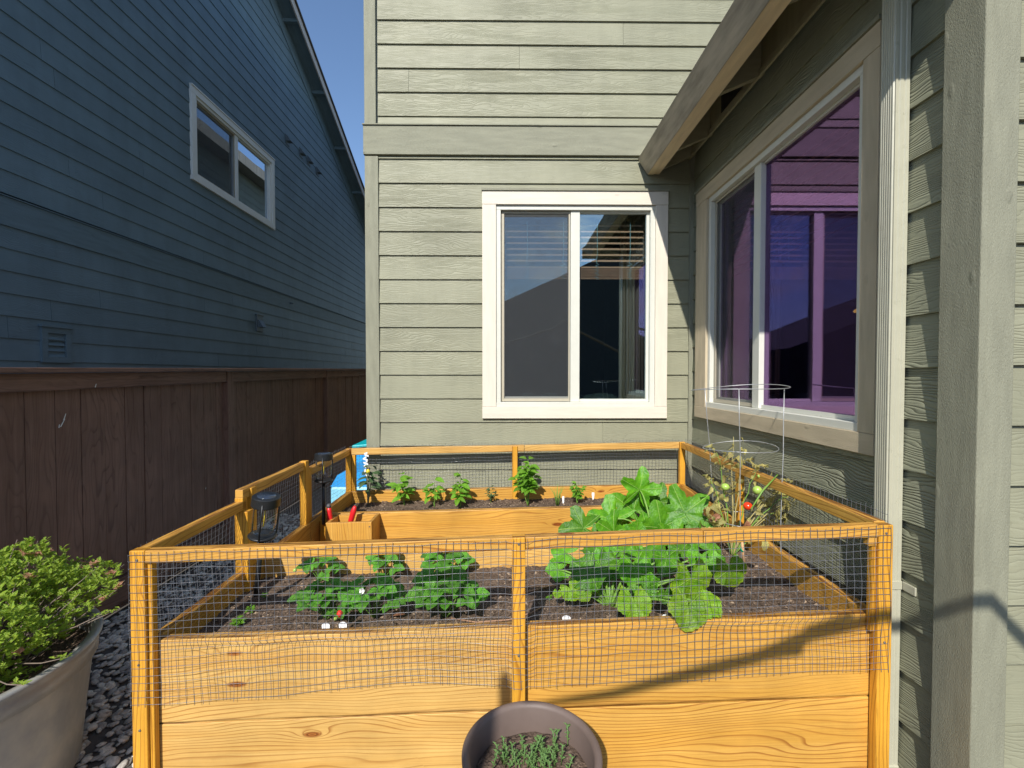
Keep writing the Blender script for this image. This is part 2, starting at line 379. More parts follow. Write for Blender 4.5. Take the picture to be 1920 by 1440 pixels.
def tag(o, label=None, cat=None, group=None, kind=None):
    if label: o['label'] = label
    if cat: o['category'] = cat
    if group: o['group'] = group
    if kind: o['kind'] = kind
    return o
def thing(name, label, cat, loc=(0, 0, 0), group=None):
    o = bpy.data.objects.new(name, None); C.objects.link(o); o.location = loc; o.empty_display_size = .1
    return tag(o, label, cat, group)
def inst(o, parent=None, mw=None):
    c = o.copy(); C.objects.link(c)
    if parent: c.parent = parent
    return c

# ------------------------------------------------------------ wall frames
class Fr:
    def __init__(s, o, e, n): s.o = Vector(o); s.e = Vector(e); s.n = Vector(n)
    def pt(s, a, z, d): return s.o + s.e*a + Vector((0, 0, z)) + s.n*d
    def box(s, mb, a0, a1, z0, z1, d0, d1, ax=0):
        c = [s.pt(a1 if j & 1 else a0, z1 if j & 4 else z0, d0 if j & 2 else d1) for j in range(8)]
        mb.hexa(c, ax)
    def part(s, name, mat, parent, a0, a1, z0, z1, d0, d1, ax=0, bevel=0):
        m = MB(); s.box(m, a0, a1, z0, z1, d0, d1, ax); return m.build(name, mat, parent, bevel)
LIP = .017
def lap_board(F, a0, a1, z0, z1, hole=None, zt=None, lip=LIP, parent=None, mat='siding'):
    """one lap board; hole = (s0,s1,z0,z1) cut out; z1 is the visible top, the board runs .02 under the next"""
    top = z1 + .02
    def off(z): return .003 + (lip-.003)*max(0, (top-z)/(top-z0))
    A = [a0, a1]; Z = [z0, top]
    h = hole
    if h and h[0] > a0 and h[1] < a1 and h[2] <= z0 and h[3] >= z1:
        lap_board(F, a0, h[0], z0, z1, None, None, lip, parent, mat); return lap_board(F, h[1], a1, z0, z1, None, None, lip, parent, mat)
    if h and h[0] < a1 and h[1] > a0 and h[2] < top and h[3] > z0:
        A = sorted(set([a0, a1]+[q for q in (h[0], h[1]) if a0 < q < a1])); Z = sorted(set([z0, top]+[q for q in (h[2], h[3]) if z0 < q < top]))
    else: h = None
    m = MB()
    def inh(a, z): return h and h[0] < a < h[1] and h[2] < z < h[3]
    any_ = False
    for i in range(len(A)-1):
        for j in range(len(Z)-1):
            ca, cz = (A[i]+A[i+1])/2, (Z[j]+Z[j+1])/2
            if inh(ca, cz): continue
            any_ = True
            q = [(A[i], Z[j]), (A[i+1], Z[j]), (A[i+1], Z[j+1]), (A[i], Z[j+1])]
            m.poly([F.pt(a, z, off(z)) for a, z in q], q)
            m.poly([F.pt(a, Z[j], d) for a, d in ((A[i], 0), (A[i+1], 0), (A[i+1], off(Z[j])), (A[i], off(Z[j])))], [(A[i], 0), (A[i+1], 0), (A[i+1], .01), (A[i], .01)])
            for a, sg in ((A[i], 0), (A[i+1], 1)):
                pts = [F.pt(a, Z[j], 0), F.pt(a, Z[j], off(Z[j])), F.pt(a, Z[j+1], off(Z[j+1])), F.pt(a, Z[j+1], 0)]
                m.poly(pts if not sg else pts[::-1], [(0, 0), (.01, 0), (.01, .2), (0, .2)])
    if any_: return m.build('siding_board', mat, parent)

# ------------------------------------------------------------ ground
def gz(x, y): return 0
m = MB(); m.poly([(-300, -300, 0), (300, -300, 0), (300, 300, 0), (-300, 300, 0)])
tag(m.build('ground', 'ground'), 'bare compacted ground under the gravel', None, kind='structure')

# ------------------------------------------------------------ olive house
D = 3.584; RX = 1.466; FY = 1.395
house = thing('olive_house', 'sage green lap sided house with cream trimmed window and projecting right wing', 'house', (0, D, 0))
BW = Fr((0, D, H), (1, 0, 0), (0, -1, 0))           # back wall, s = X, z relative to the eye
RW = Fr((RX, 0, H), (0, -1, 0), (-1, 0, 0))         # right wall, s = -Y
FW = Fr((0, FY, H), (1, 0, 0), (0, -1, 0))          # near wall facing the camera
EX = .186
HB = (-.086, 1.155, -.252, 1.315)
z = -.374 - 8*EX
r2 = random.Random(3)
XL = -1.0
while z < 1.68:
    zt = min(z+EX, 1.69)
    cuts = [XL, RX-.03]
    if z < -.5 and r2.random() < .5: cuts.insert(1, r2.uniform(-.5, 1))
    for a, b in zip(cuts, cuts[1:]): lap_board(BW, a, b-.0015, z, zt, HB, parent=house)
    z += EX
# above the band
zz = [(1.925, .072), (1.998, .183), (2.182, .183), (2.365, .183), (2.548, .183), (2.731, .183), (2.914, .183), (3.097, .183), (3.28, .183)]
joints = {2.182: -.76, 2.365: .095, 2.548: .9, 2.914: .3, 3.097: -.5}
for z0, hgt in zz:
    js = [XL, RX+.6]
    if z0 in joints: js.insert(1, joints[z0])
    for a, b in zip(js, js[1:]): lap_board(BW, a, b-.002, z0, z0+hgt, None, parent=house)
BW.part('corner_board', 'trim_olive', house, -1.10, -.997, -H, 1.685, 0, .026, 2, .002)
BW.part('corner_board', 'trim_olive', house, -1.10, -1.012, 1.93, 3.5, 0, .026, 2, .002)
BW.part('band_board', 'trim_olive', house, -1.108, RX+.6, 1.695, 1.915, 0, .034, 0, .003)
BW.part('band_flashing', 'trim_olive', house, -1.112, RX+.6, 1.9165, 1.925, 0, .044, 0)
BW.part('inside_corner_trim', 'trim_olive', house, RX-.042, RX-.001, -H, 1.7, 0, .03, 2, .002)
# wall bodies behind the siding (side faces, so that the house is solid)
m = MB(); m.box(-1.09, -1.02, D+.001, 17, 0, H+5.35); m.build('side_wall', 'trim_olive', house)
SWF = Fr((-1.09, 0, H), (0, -1, 0), (-1, 0, 0)); z = 1.0
while z < 5.3: lap_board(SWF, -17, -(D+.08), z, z+EX, None, lip=.012, parent=house); z += EX
m = MB(); m.box(-1.45, 3, D+2.5, 17.3, H+5.35, H+5.6); m.build('main_roof', 'fascia', house)
m = MB(); m.box(-1.02, 5, 16.9, 17, 0, H+5.35); m.build('rear_wall', 'trim_olive', house)

# right wall siding
HR = (-3.27, -1.838, -.235, 1.26)
z = -.3475 - 9*EX
while z < 1.68:
    lap_board(RW, -(D-.03), -(FY+.005), z, min(z+EX, 1.70), HR, parent=house, mat='siding_side')
    z += EX
RW.part('corner_board', 'trim_olive', house, -1.505, -1.372, -H, 1.72, 0, .03, 2, .003)
FW.part('corner_board', 'trim_olive', house, RX-.012, RX+.078, -H, 1.6, 0, .024, 2, .004)
m = MB(); m.tube([(RX-.020, FY-.014, 0.0), (RX-.019, FY-.013, H+1.6)], .009, 8); m.build('corner_bead', 'trim_olive', house)
z = .029-9*EX
while z < 1.6:
    lap_board(FW, RX+.078, 7.5, z, z+EX, None, parent=house); z += EX

# windows ----------------------------------------------------------------
def window(F, name, s0, s1, z0, z1, tw, trim, fmat, mull, parent, tgap=.02, screen_left=True, glassm='glass', tl=None, tr=None):
    w_ = bpy.data.objects.new(name, None); C.objects.link(w_); w_.location = F.pt((s0+s1)/2, z0, 0); w_.parent = parent
    w_.matrix_parent_inverse = parent.matrix_basis.inverted()
    bpy.context.view_layer.update()
    def part(*a, **k):
        o = F.part(*a, **k); return o
    def P(n, mat, *a, **k):
        mb = MB(); F.box(mb, *a[:6], k.get('ax', 0)); me = mb.mesh(n); me.materials.append(M[mat])
        o = bpy.data.objects.new(n, me); C.objects.link(o); o.parent = w_; o.matrix_parent_inverse = Matrix.Translation(-w_.location)
        if k.get('bevel'):
            b = o.modifiers.new('bevel', 'BEVEL'); b.width = k['bevel']; b.segments = 2
        return o
    tl = tl or tw; tr = tr or tw
    P('head_trim', trim, s0-tl, s1+tr, z1, z1+tw*.95, .0, .040, bevel=.002)
    P('sill_trim', trim, s0-tl, s1+tr, z0-tw*.85, z0, .0, .040, bevel=.002)
    P('side_trim', trim, s0-tl+.001, s0, z0+.001, z1-.001, .0, .0385, ax=2, bevel=.002)
    P('side_trim', trim, s1, s1+tr-.001, z0+.001, z1-.001, .0, .0385, ax=2, bevel=.002)
    P('drip_cap', 'trim_olive' if trim != 'white_trim' else trim, s0-tl-.004, s1+tr+.004, z1+tw*.95+.001, z1+tw*.95+.018, 0, .05)
    fw = .036
    P('frame', fmat, s0, s1, z1-fw, z1, -.06, .022, bevel=.002)
    P('frame', fmat, s0, s1, z0, z0+fw, -.06, .030, bevel=.002)
    P('frame', fmat, s0, s0+fw, z0+fw+.0005, z1-fw-.0005, -.06, .022, ax=2, bevel=.002)
    P('frame', fmat, s1-fw, s1, z0+fw+.0005, z1-fw-.0005, -.06, .022, ax=2, bevel=.002)
    mc = mull
    P('meeting_stile', fmat, mc-.036, mc+.036, z0+fw+.0005, z1-fw-.0005, -.05, .004, ax=2, bevel=.003)
    # fixed sash right
    a0, a1 = mc+.036, s1-fw
    P('glazing_bead', fmat, a0+.0005, a1-.0005, z0+fw+.001, z0+fw+.022, -.04, -.012); P('glazing_bead', fmat, a0+.0005, a1-.0005, z1-fw-.014, z1-fw-.001, -.04, -.012)
    P('glazing_bead', fmat, a1-.022, a1-.001, z0+fw+.0225, z1-fw-.0145, -.04, -.012, ax=2)
    P('pane', glassm, a0, a1-.022, z0+fw+.022, z1-fw-.014, -.030, -.026)
    # sliding sash left
    b0, b1 = s0+fw, mc-.036
    P('sash_rail', fmat, b0+.0005, b1-.0005, z0+fw+.001, z0+fw+.04, -.055, -.03); P('sash_rail', fmat, b0+.0005, b1-.0005, z1-fw-.03, z1-fw-.001, -.055, -.03)
    P('sash_stile', fmat, b0+.001, b0+.03, z0+fw+.0405, z1-fw-.0305, -.055, -.03, ax=2)
    P('pane', glassm, b0+.03, b1, z0+fw+.04, z1-fw-.03, -.046, -.042)
    if screen_left:
        q = .022
        P('screen_frame', 'beige_metal', b0+.004, b1-.004, z0+fw+.004, z0+fw+.004+q, -.018, -.006); P('screen_frame', 'beige_metal', b0+.004, b1-.004, z1-fw-.004-q*.7, z1-fw-.004, -.018, -.006)
        P('screen_frame', 'beige_metal', b0+.004, b0+.004+q, z0+fw+.0265, z1-fw-.02, -.018, -.006, ax=2); P('screen_frame', 'beige_metal', b1-.004-q*.5, b1-.004, z0+fw+.0265, z1-fw-.02, -.018, -.006, ax=2)
        mb = MB(); mb.poly([F.pt(a, zq, -.011) for a, zq in ((b0+.02, z0+fw+.02), (b1-.01, z0+fw+.02), (b1-.01, z1-fw-.015), (b0+.02, z1-fw-.015))])
        me = mb.mesh('insect_screen'); me.materials.append(M['screen']); o = bpy.data.objects.new('insect_screen', me); C.objects.link(o); o.parent = w_; o.matrix_parent_inverse = Matrix.Translation(-w_.location)
    return w_, P
wb, PB = window(BW, 'window', *HB, .108, 'trim_cream', 'vinyl', (1078-951)/238, house, tr=.096)
wb['label'] = 'cream trimmed sliding window on the sunlit rear wall'
wr, PR = window(RW, 'window', *HR, .10, 'trim_tan', 'vinyl', -(FPX*1.50/(1431-951)), house, glassm='glass_purple', tl=.18, tr=.086)
wr['label'] = 'large sliding window with purple reflections on the side wall'
# blinds: back window
def slat(P, F, a0, a1, z, d, tilt, mat='blind', wd=.04):
    mb = MB(); c = math.cos(tilt)*wd/2; s_ = math.sin(tilt)*wd/2
    mb.hexa([F.pt(a1 if j & 1 else a0, z + (s_ if j & 2 else -s_) + (.0016 if j & 4 else 0), d + (c if j & 2 else -c)) for j in range(8)][0:8])
    return mb
def add_child(w_, mb, name, mat):
    me = mb.mesh(name); me.materials.append(M[mat]); o = bpy.data.objects.new(name, me); C.objects.link(o); o.parent = w_
    o.matrix_parent_inverse = Matrix.Translation(-w_.location); return o
for i in range(7): add_child(wb, slat(None, BW, -.03, 1.10, 1.20-.047*i, -.11, -.6), 'blind_slat', 'blind')
for i in range(8): add_child(wb, slat(None, BW, -.03, 1.10, .865-.0125*i, -.11, -.5), 'blind_slat', 'blind')
for i in range(11): add_child(wr, slat(None, RW, -3.2, -1.88, 1.17-.048*i, -.12, -.3), 'blind_slat', 'blind')
for sx_ in (.16, .45, .72, .985):
    mb = MB(); pts = [BW.pt(sx_, 1.22, -.075), BW.pt(sx_+.002, .98, -.075), BW.pt(sx_-.004, .90, -.075)]
    q = random.Random(int(sx_*100))
    for k in range(14): pts.append(BW.pt(sx_ + .018*math.sin(k*2.2)+q.uniform(-.004, .004), .89-.010*k, -.075))
    mb.tube(pts, .0022, 5); add_child(wb, mb, 'blind_cord', 'cord')
# rooms behind the windows
def room(x0, x1, y0, y1, z0, z1, open_):
    m = MB()
    if open_ != 'y0': m.box(x0, x1, y0-.02, y0, z0, z1)
    m.box(x0, x1, y1, y1+.02, z0, z1); m.box(x1, x1+.02, y0, y1, z0, z1)
    if open_ != 'x0': m.box(x0-.02, x0, y0, y1, z0, z1)
    m.box(x0, x1, y0, y1, z0-.02, z0); m.box(x0, x1, y0, y1, z1, z1+.02)
    return m.build('room_shell', 'room', house)
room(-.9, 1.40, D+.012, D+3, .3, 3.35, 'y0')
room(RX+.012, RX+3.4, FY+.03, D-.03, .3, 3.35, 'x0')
# curtains and sofa in the rooms
def curtain(x0, y0, x1, y1, z0, z1, label, amp=.02, n=40):
    m = MB(); a = Vector((x0, y0, 0)); b = Vector((x1, y1, 0)); d = (b-a); nn = Vector((-d.y, d.x, 0)).normalized()
    P_ = []
    for i in range(n+1):
        t = i/n; o = amp*math.sin(t*n*.75)+amp*.4*math.sin(t*n*1.9); P_.append(a+d*t+nn*o)
    for i in range(n): m.poly([P_[i]+Vector((0, 0, z0)), P_[i+1]+Vector((0, 0, z0)), P_[i+1]+Vector((0, 0, z1)), P_[i]+Vector((0, 0, z1))], smooth=True)
    o = m.build('curtain', 'curtain'); sm = o.modifiers.new('thick', 'SOLIDIFY'); sm.thickness = .003
    return tag(o, label, 'curtain')
curtain(.93, D+.17, 1.12, D+.17, .9, 3.1, 'dark curtain gathered at the right edge inside the cream trimmed window')
curtain(RX+.17, 3.02, RX+.17, 2.72, .9, 3.1, 'brown curtain behind the insect screen of the large side window')
sofa = thing('sofa', 'dark green leather sofa back seen at the bottom of the cream trimmed window', 'sofa', (.5, D+.45, .3))
for i, (a, b) in enumerate(((.1, .46), (.50, 1.0))):
    m = MB(); pts = [(a+(b-a)*t/8, D+.40+.012*math.sin(t*2.1), H-.255+.012*math.sin(t*1.3+i)) for t in range(9)]
    m.tube(pts, [.03]+[.085]*7+[.03], 14)
    o = m.build('back_cushion', 'leather', sofa)
m = MB(); m.box(.05, 1.05, D+.42, D+1.2, .3, H-.32); m.build('sofa_body', 'leather', sofa, .03)
lp = thing('pendant_lamp', 'small lit amber pendant lamp seen through the side window', 'lamp', (RX+.9, 3.0, H+.42))
g = G('amber_shade'); g.col((.8, .5, .1)); g.b.inputs['Emission Color'].default_value = (1, .62, .12, 1); g.b.inputs['Emission Strength'].default_value = .9; M['amber'] = g.m
m = MB(); m.lathe([(.002, .03), (.03, .028), (.055, .01), (.06, 0), (.055, -.006), (0.001, -.012)], 20, T=lambda p: p+lp.location); m.build('lamp_shade', 'amber', lp)
m = MB(); m.tube([lp.location+Vector((0, 0, .03)), lp.location+Vector((0, 0, 1.15))], .003, 5); m.build('lamp_cord', 'black', lp)

# eaves of the right wing ---------------------------------------------------
Y0 = FY-.33
def prism(mb, prof, y0, y1):
    """prof: XZ points (z relative to eye), extruded along Y"""
    n = len(prof); a = [(x, y0, H+z) for x, z in prof]; b = [(x, y1, H+z) for x, z in prof]
    mb.poly(a, [(x, z) for x, z in prof]); mb.poly(b[::-1], [(x, z) for x, z in prof][::-1])
    acc = 0
    for i in range(n):
        j = (i+1) % n; l = math.dist(prof[i], prof[j])
        mb.poly([a[j], a[i], b[i], b[j]], [(y0, acc+l), (y0, acc), (y1, acc), (y1, acc+l)]); acc += l+.1
eave = bpy.data.objects.new('wing_roof', None); C.objects.link(eave); eave.parent = house; eave.matrix_parent_inverse = house.matrix_basis.inverted()
def ch(mb, name, mat, bevel=0):
    me = mb.mesh(name); me.materials.append(M[mat]); o = bpy.data.objects.new(name, me); C.objects.link(o); o.parent = eave
    o.matrix_parent_inverse = Matrix.Identity(4)
    return o
eave.matrix_parent_inverse = Matrix.Identity(4); eave.location = -house.location
SL = .60
m = MB(); prism(m, [(1.013, 1.668), (1.088, 1.552), (1.112, 1.567), (1.037, 1.683)], Y0, D-.03); ch(m, 'fascia', 'fascia')
m = MB(); prism(m, [(1.090, 1.551), (1.136, 1.549), (1.136, 1.60), (1.114, 1.567)], Y0+.03, D-.03); ch(m, 'soffit_trim', 'rake_tan')
m = MB(); prism(m, [(1.139, 1.554), (1.180, 1.552), (1.180, 1.61), (1.139, 1.61)], Y0+.03, D-.03); ch(m, 'soffit_trim', 'rake_tan')
m = MB(); prism(m, [(1.030, 1.690), (1.040, 1.681), (3.2, 1.681+SL*2.16), (3.2, 1.72+SL*2.16)], Y0, D-.001); ch(m, 'roof_deck', 'soffit')
# front eave along X, hipped
def fpt(x, y, z): return (x, y, H+z)
m = MB()
m.poly([fpt(1.035, Y0-.03, 1.692), fpt(3.2, Y0+2.2, 1.71+SL*2.2), fpt(3.2, D, 1.73+SL*2.2), fpt(1.035, D-.001, 1.692)][::-1])
m.poly([fpt(1.0, Y0-.03, 1.70), fpt(8, Y0-.03, 1.70), fpt(8, Y0+2.2, 1.70+SL*2.2), fpt(3.2, Y0+2.2, 1.70+SL*2.2)])
ch(m, 'shingles', 'shingle')
m = MB(); m.box(1.013, 8, Y0-.02, Y0, H+1.56, H+1.69); ch(m, 'fascia', 'fascia')
m = MB(); m.box(1.19, 8, Y0+.001, FY-.001, H+1.60, H+1.615); ch(m, 'soffit', 'soffit')
for yy in (D-.07, D-.36, D-1.0, D-1.64, D-2.28):
    m = MB(); zb = 1.55
    prism(m, [(1.16, zb+.01), (1.44, zb+.13), (1.44, 1.9), (1.16, 1.745)], yy-.02, yy+.02); ch(m, 'rafter_tail', 'soffit')
m = MB(); m.box(1.42, 1.4405, FY, D-.03, H+1.70, H+1.94); ch(m, 'frieze_block', 'soffit')
m = MB(); m.box(1.405, 1.4195, FY, D-.03, H+1.665, H+1.70); ch(m, 'frieze_trim', 'soffit')
m = MB(); m.box(1.415, 1.419, D-.90, D-.55, H+1.73, H+1.84); ch(m, 'eave_vent', 'black')

# downspout -------------------------------------------------------------
ds = bpy.data.objects.new('downspout', None); C.objects.link(ds); ds.parent = house; ds.matrix_parent_inverse = Matrix.Identity(4); ds.location = -house.location
def dsp(mb, name, mat='gutter', bevel=0):
    me = mb.mesh(name); me.materials.append(M[mat]); o = bpy.data.objects.new(name, me); C.objects.link(o); o.parent = ds; o.matrix_parent_inverse = Matrix.Identity(4)
    if bevel:
        b = o.modifiers.new('b', 'BEVEL'); b.width = bevel; b.segments = 2
    return o
# fluted section: plan polygon with ribs on the -X face
x0, x1, ya, yb = 1.394, 1.449, 1.644, 1.712
pl = [(x1, ya), (x1, yb)]
pl += [(x0+.004, yb)]
nr = 6
for i in range(nr):
    c = yb-.005-(yb-ya-.010)*(i+.5)/nr; h = (yb-ya-.010)/nr/2
    pl += [(x0+.0045, c+h*.95), (x0, c+h*.5), (x0, c-h*.5), (x0+.0045, c-h*.95)]
pl += [(x0+.004, ya)]
fl = [(x0+.012, ya), (x0+.015, ya+.003), (x0+.019, ya+.003), (x0+.022, ya), (x1-.022, ya), (x1-.019, ya+.003), (x1-.015, ya+.003), (x1-.012, ya)]
pl += fl
m = MB(); n = len(pl)
for i in range(n):
    a, b = pl[i], pl[(i+1) % n]
    m.poly([(a[0], a[1], .1), (b[0], b[1], .1), (b[0], b[1], H+1.56), (a[0], a[1], H+1.56)][::-1])
dsp(m, 'pipe')
m = MB(); m.box(x0-.004, x1+.004, ya-.004, yb+.004, .14, .25); dsp(m, 'pipe_sleeve', bevel=.004)
for zb in (at(1700, 1098, 1.64).z,):
    m = MB(); m.box(x0-.003, x1+.003, ya-.003, yb+.003, zb-.016, zb+.016); dsp(m, 'pipe_strap', bevel=.002)
    m = MB(); m.box(x1+.0035, x1+.010, ya-.055, ya, zb-.017, zb+.015); dsp(m, 'strap_tab', bevel=.003)

# ------------------------------------------------------------ neighbour house (left)
nb = thing('neighbour_house', 'dark blue grey lap sided house in shade beyond the brown fence', 'house', (-4.05, 8, 0))
NX = -4.05
NW = Fr((NX, 0, H), (0, 1, 0), (1, 0, 0))
def rakez(Y): return 6.29-.4576*abs(Y-5.4) + .4576*(8.62-5.4)
EN = .181
def nz(px, py, Y=None):
    Yp = -NX*FPX/(951-px); return Yp, at(px, py, Yp).z - H
bandz = nz(0, 352)[1]     # flashing line height
z = bandz-.26-12*EN
NHOLE = (6.07, 7.62, 2.42, 3.40)
w0 = nz(372, 175); w1 = nz(513, 300); 
ya_, yb_ = -NX*FPX/(951-374), -NX*FPX/(951-513)
zt_, zb_ = nz(374, 178)[1], nz(374, 330)[1]
NHOLE = (ya_, yb_, zb_, zt_)
rb = random.Random(11)
def course(z0, z1, mat='blue_siding', lip=.014):
    # limits from the rake
    ylo = max(1.6, 5.4-((9.8-.0-z1)/.4576) if False else 1.6)
    k = (6.29+.4576*3.22 - z1)/.4576; yhi = min(17.0, 5.4+k-.05); ylo = max(1.6, 5.4-k+.05)
    if yhi-ylo < .3: return
    cuts = [ylo]; c = ylo + rb.uniform(.6, 3.6)
    while c < yhi-.4: cuts.append(c); c += 3.66
    cuts.append(yhi)
    for a, b in zip(cuts, cuts[1:]): lap_board(NW, a, b-.003, z0, z1, NHOLE, lip=lip, parent=nb, mat=mat)
while z < bandz-.27: course(z, z+EN); z += EN
NW.part('band_board', 'blue_trim', nb, 1.6, 16.5, bandz-.26, bandz-.03, 0, .018, 0)
NW.part('band_flashing', 'blue_trim', nb, 1.6, 16.5, bandz-.028, bandz-.02, 0, .03, 0)
NW.part('band_flashing', 'blue_trim', nb, 1.6, 16.5, bandz-.006, bandz+.002, 0, .024, 0)
z = bandz+.004
while z < 7.6: course(z, z+EN); z += EN
# end/back mass of the house, roof
m = MB()
gp = [(1.5, 0), (17, 0), (17, H+rakez(17)), (5.4, H+rakez(5.4)), (1.5, H+rakez(1.5))]
m.poly([(NX-2.6, y, zq) for y, zq in gp]); m.poly([(NX-6, y, zq) for y, zq in gp][::-1])
m.box(NX-6, NX-.002, 16.9, 17, 0, H+rakez(17)); m.box(NX-6, NX-.002, 1.4, 1.5, 0, H+rakez(1.5)); m.build('wall_body', 'blue_trim', nb)
OV = .30
for ye in (17, 1.6):
    m = MB(); m.beam((NX+.012, 5.4, H+rakez(5.4)-.13), (NX+.012, ye, H+rakez(ye)-.13), .024, .24); m.build('frieze_board', 'blue_trim', nb)
for sg, ye in ((1, 17.6), (-1, .6)):
    m = MB(); ya, yb = 5.4, ye
    za, zb_2 = H+rakez(5.4), H+rakez(ye)
    for (xa, xb, t0, t1, nm, mt) in ((NX-6.3, NX+OV-.025, .0, .02, 'soffit_panel', 'blue_trim'), (NX-6.3, NX+OV+.03, .105, .14, 'roof_shingles', 'shingle'), (NX+OV-.024, NX+OV, -.045, .104, 'rake_board', 'rake')):
        m = MB(); c = [Vector((xb if j & 1 else xa, yb if j & 2 else ya, (zb_2 if j & 2 else za) + (t1 if j & 4 else t0))) for j in range(8)]; m.hexa(c, 1); m.build(nm, mt, nb)
for yy in (7.2, 8.4, 9.6, 10.8, 12.0, 13.2, 14.4):
    m = MB(); zc = H+rakez(yy)-.045; m.box(NX, NX+OV-.025, yy-.04, yy+.04, zc, zc+.085); m.build('lookout', 'blue_trim', nb)
wn_, PN = window(NW, 'window', *NHOLE, .085, 'white_trim', 'white_trim', -NX*FPX/(951-452), nb, glassm='glass_far')
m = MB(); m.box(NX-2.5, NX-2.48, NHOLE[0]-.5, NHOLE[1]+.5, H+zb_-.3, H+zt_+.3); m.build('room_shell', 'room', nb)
# vents on the neighbour wall
for px, py in ((544, 263), (569, 287), (583, 302), (599, 322)):
    Yv, zv = nz(px, py)
    m = MB(); NW.box(m, Yv-.07, Yv+.07, zv-.085, zv+.085, .0, .022)
    c = [NW.pt(Yv-.055 if not j & 1 else Yv+.055, zv+(.07 if j & 4 else -.03), (.022 if j & 2 else (.10 if not j & 4 else .035))) for j in range(8)]
    m.hexa(c); m.build('vent_hood', 'grey_vent', nb)
Yv, zv = nz(488, 607)
v_ = MB(); NW.box(v_, Yv-.09, Yv+.09, zv-.13, zv+.13, 0, .03); NW.box(v_, Yv-.105, Yv+.105, zv+.13, zv+.15, 0, .04)
v_.build('vent_plate', 'grey_vent', nb, .003)
m = MB(); c = [NW.pt(Yv-.06 if not j & 1 else Yv+.06, zv+(.06 if j & 4 else -.06), (.031 if j & 2 else (.11 if not j & 4 else .04))) for j in range(8)]; m.hexa(c); m.build('vent_hood', 'grey_vent', nb)
# louvred vent
Ya, za = nz(84, 612); Yb, zb3 = nz(138, 670); Yc = (Ya+Yb)/2
lv = bpy.data.objects.new('louvre_vent', None); C.objects.link(lv); lv.parent = nb; lv.matrix_parent_inverse = Matrix.Identity(4); lv.location = -nb.location
def lvp(name, mb):
    me = mb.mesh(name); me.materials.append(M['blue_trim']); o = bpy.data.objects.new(name, me); C.objects.link(o); o.parent = lv; o.matrix_parent_inverse = Matrix.Identity(4)
m = MB(); NW.box(m, Ya, Yb, za-.05, za, 0, .03); NW.box(m, Ya-.015, Yb+.015, za, za+.018, 0, .045); NW.box(m, Ya, Yb, za-.31, za-.26, 0, .03)
NW.box(m, Ya, Ya+.05, za-.2595, za-.0505, 0, .03); NW.box(m, Yb-.05, Yb, za-.2595, za-.0505, 0, .03); lvp('vent_frame', m)
for i in range(4):
    m = MB(); zc = za-.09-i*.05
    m.hexa([NW.pt(Yb-.055 if j & 1 else Ya+.055, zc+(.02 if j & 2 else -.02)+(.004 if j & 4 else 0), (.002 if j & 2 else .024)) for j in range(8)]); lvp('louvre', m)
m = MB(); m.tube([NW.pt(nz(545, 568)[0], nz(545, 568)[1], 0), NW.pt(nz(545, 568)[0], nz(545, 568)[1]-.01, .09)], .012, 8); m.build('hose_bib', 'grey_vent', nb)

# ------------------------------------------------------------ brown fence
FX = -2.78
fence = thing('board_fence', 'tall dark brown wooden board fence with a flat cap along the left side', 'fence', (FX, 6, 0))
def cap_z(Y): return H + .036 + .0120*(Y-2.49)
posts = [FPX*2.70/(951-429)+.06, FPX*2.74/(951-610)+.04]
posts = [1.88] + posts + [9.35, 11.8]
m = MB(); m.beam((FX+.045, .4, cap_z(.4)-.014), (FX+.045, 13, cap_z(13)-.014), .17, .030); m.build('cap_board', 'fence', fence, .004)
yy = [.5]+posts+[13]
for a, b in zip(yy, yy[1:]):
    m = MB(); m.beam((FX+.052, a+.052, cap_z(a)-.031-.052), (FX+.052, b-.052, cap_z(b)-.031-.052), .036, .103); m.build('top_rail', 'fence', fence, .003)
    m = MB(); m.beam((FX+.030, a+.052, .17), (FX+.030, b-.052, .17), .038, .18); m.build('kick_board', 'fence', fence, .003)
for p in posts:
    m = MB(); m.box(FX-.03, FX+.080, p-.048, p+.048, 0, cap_z(p)-.032, 2); m.build('post', 'fence', fence, .004)
y = .55; r3 = random.Random(5)
while y < 12.9:
    wd = r3.choice((.168, .176, .172)); o_ = r3.uniform(-.004, .004)
    m = MB(); m.box(FX+.006+o_, FX+.022+o_, y+.003, y+wd-.001, .262, cap_z(y)-.04, 2); m.build('fence_board', 'fence', fence, .002)
    y += wd
m = MB(); m.box(FX-.02, FX+.002, .5, 13, .02, cap_z(.5)-.06); m.build('back_board', 'fence', fence)
m = MB()
for (px, py, l, a) in ((112, 800, .045, .6), (118, 788, .04, .35), (165, 726, .022, .3), (109, 802, .02, .1), (381, 917, .015, .2)):
    Yq = -FX*FPX/(951-px); q = at(px, py, Yq); x = FX+.0275 if py > 740 else FX+.073
    m.poly([(x, q.y-.003, q.z), (x, q.y+.004, q.z-.002), (x, q.y+.004+l*a, q.z+l), (x, q.y-.001+l*a, q.z+l)])
m.build('paint_mark', 'white_trim', fence)

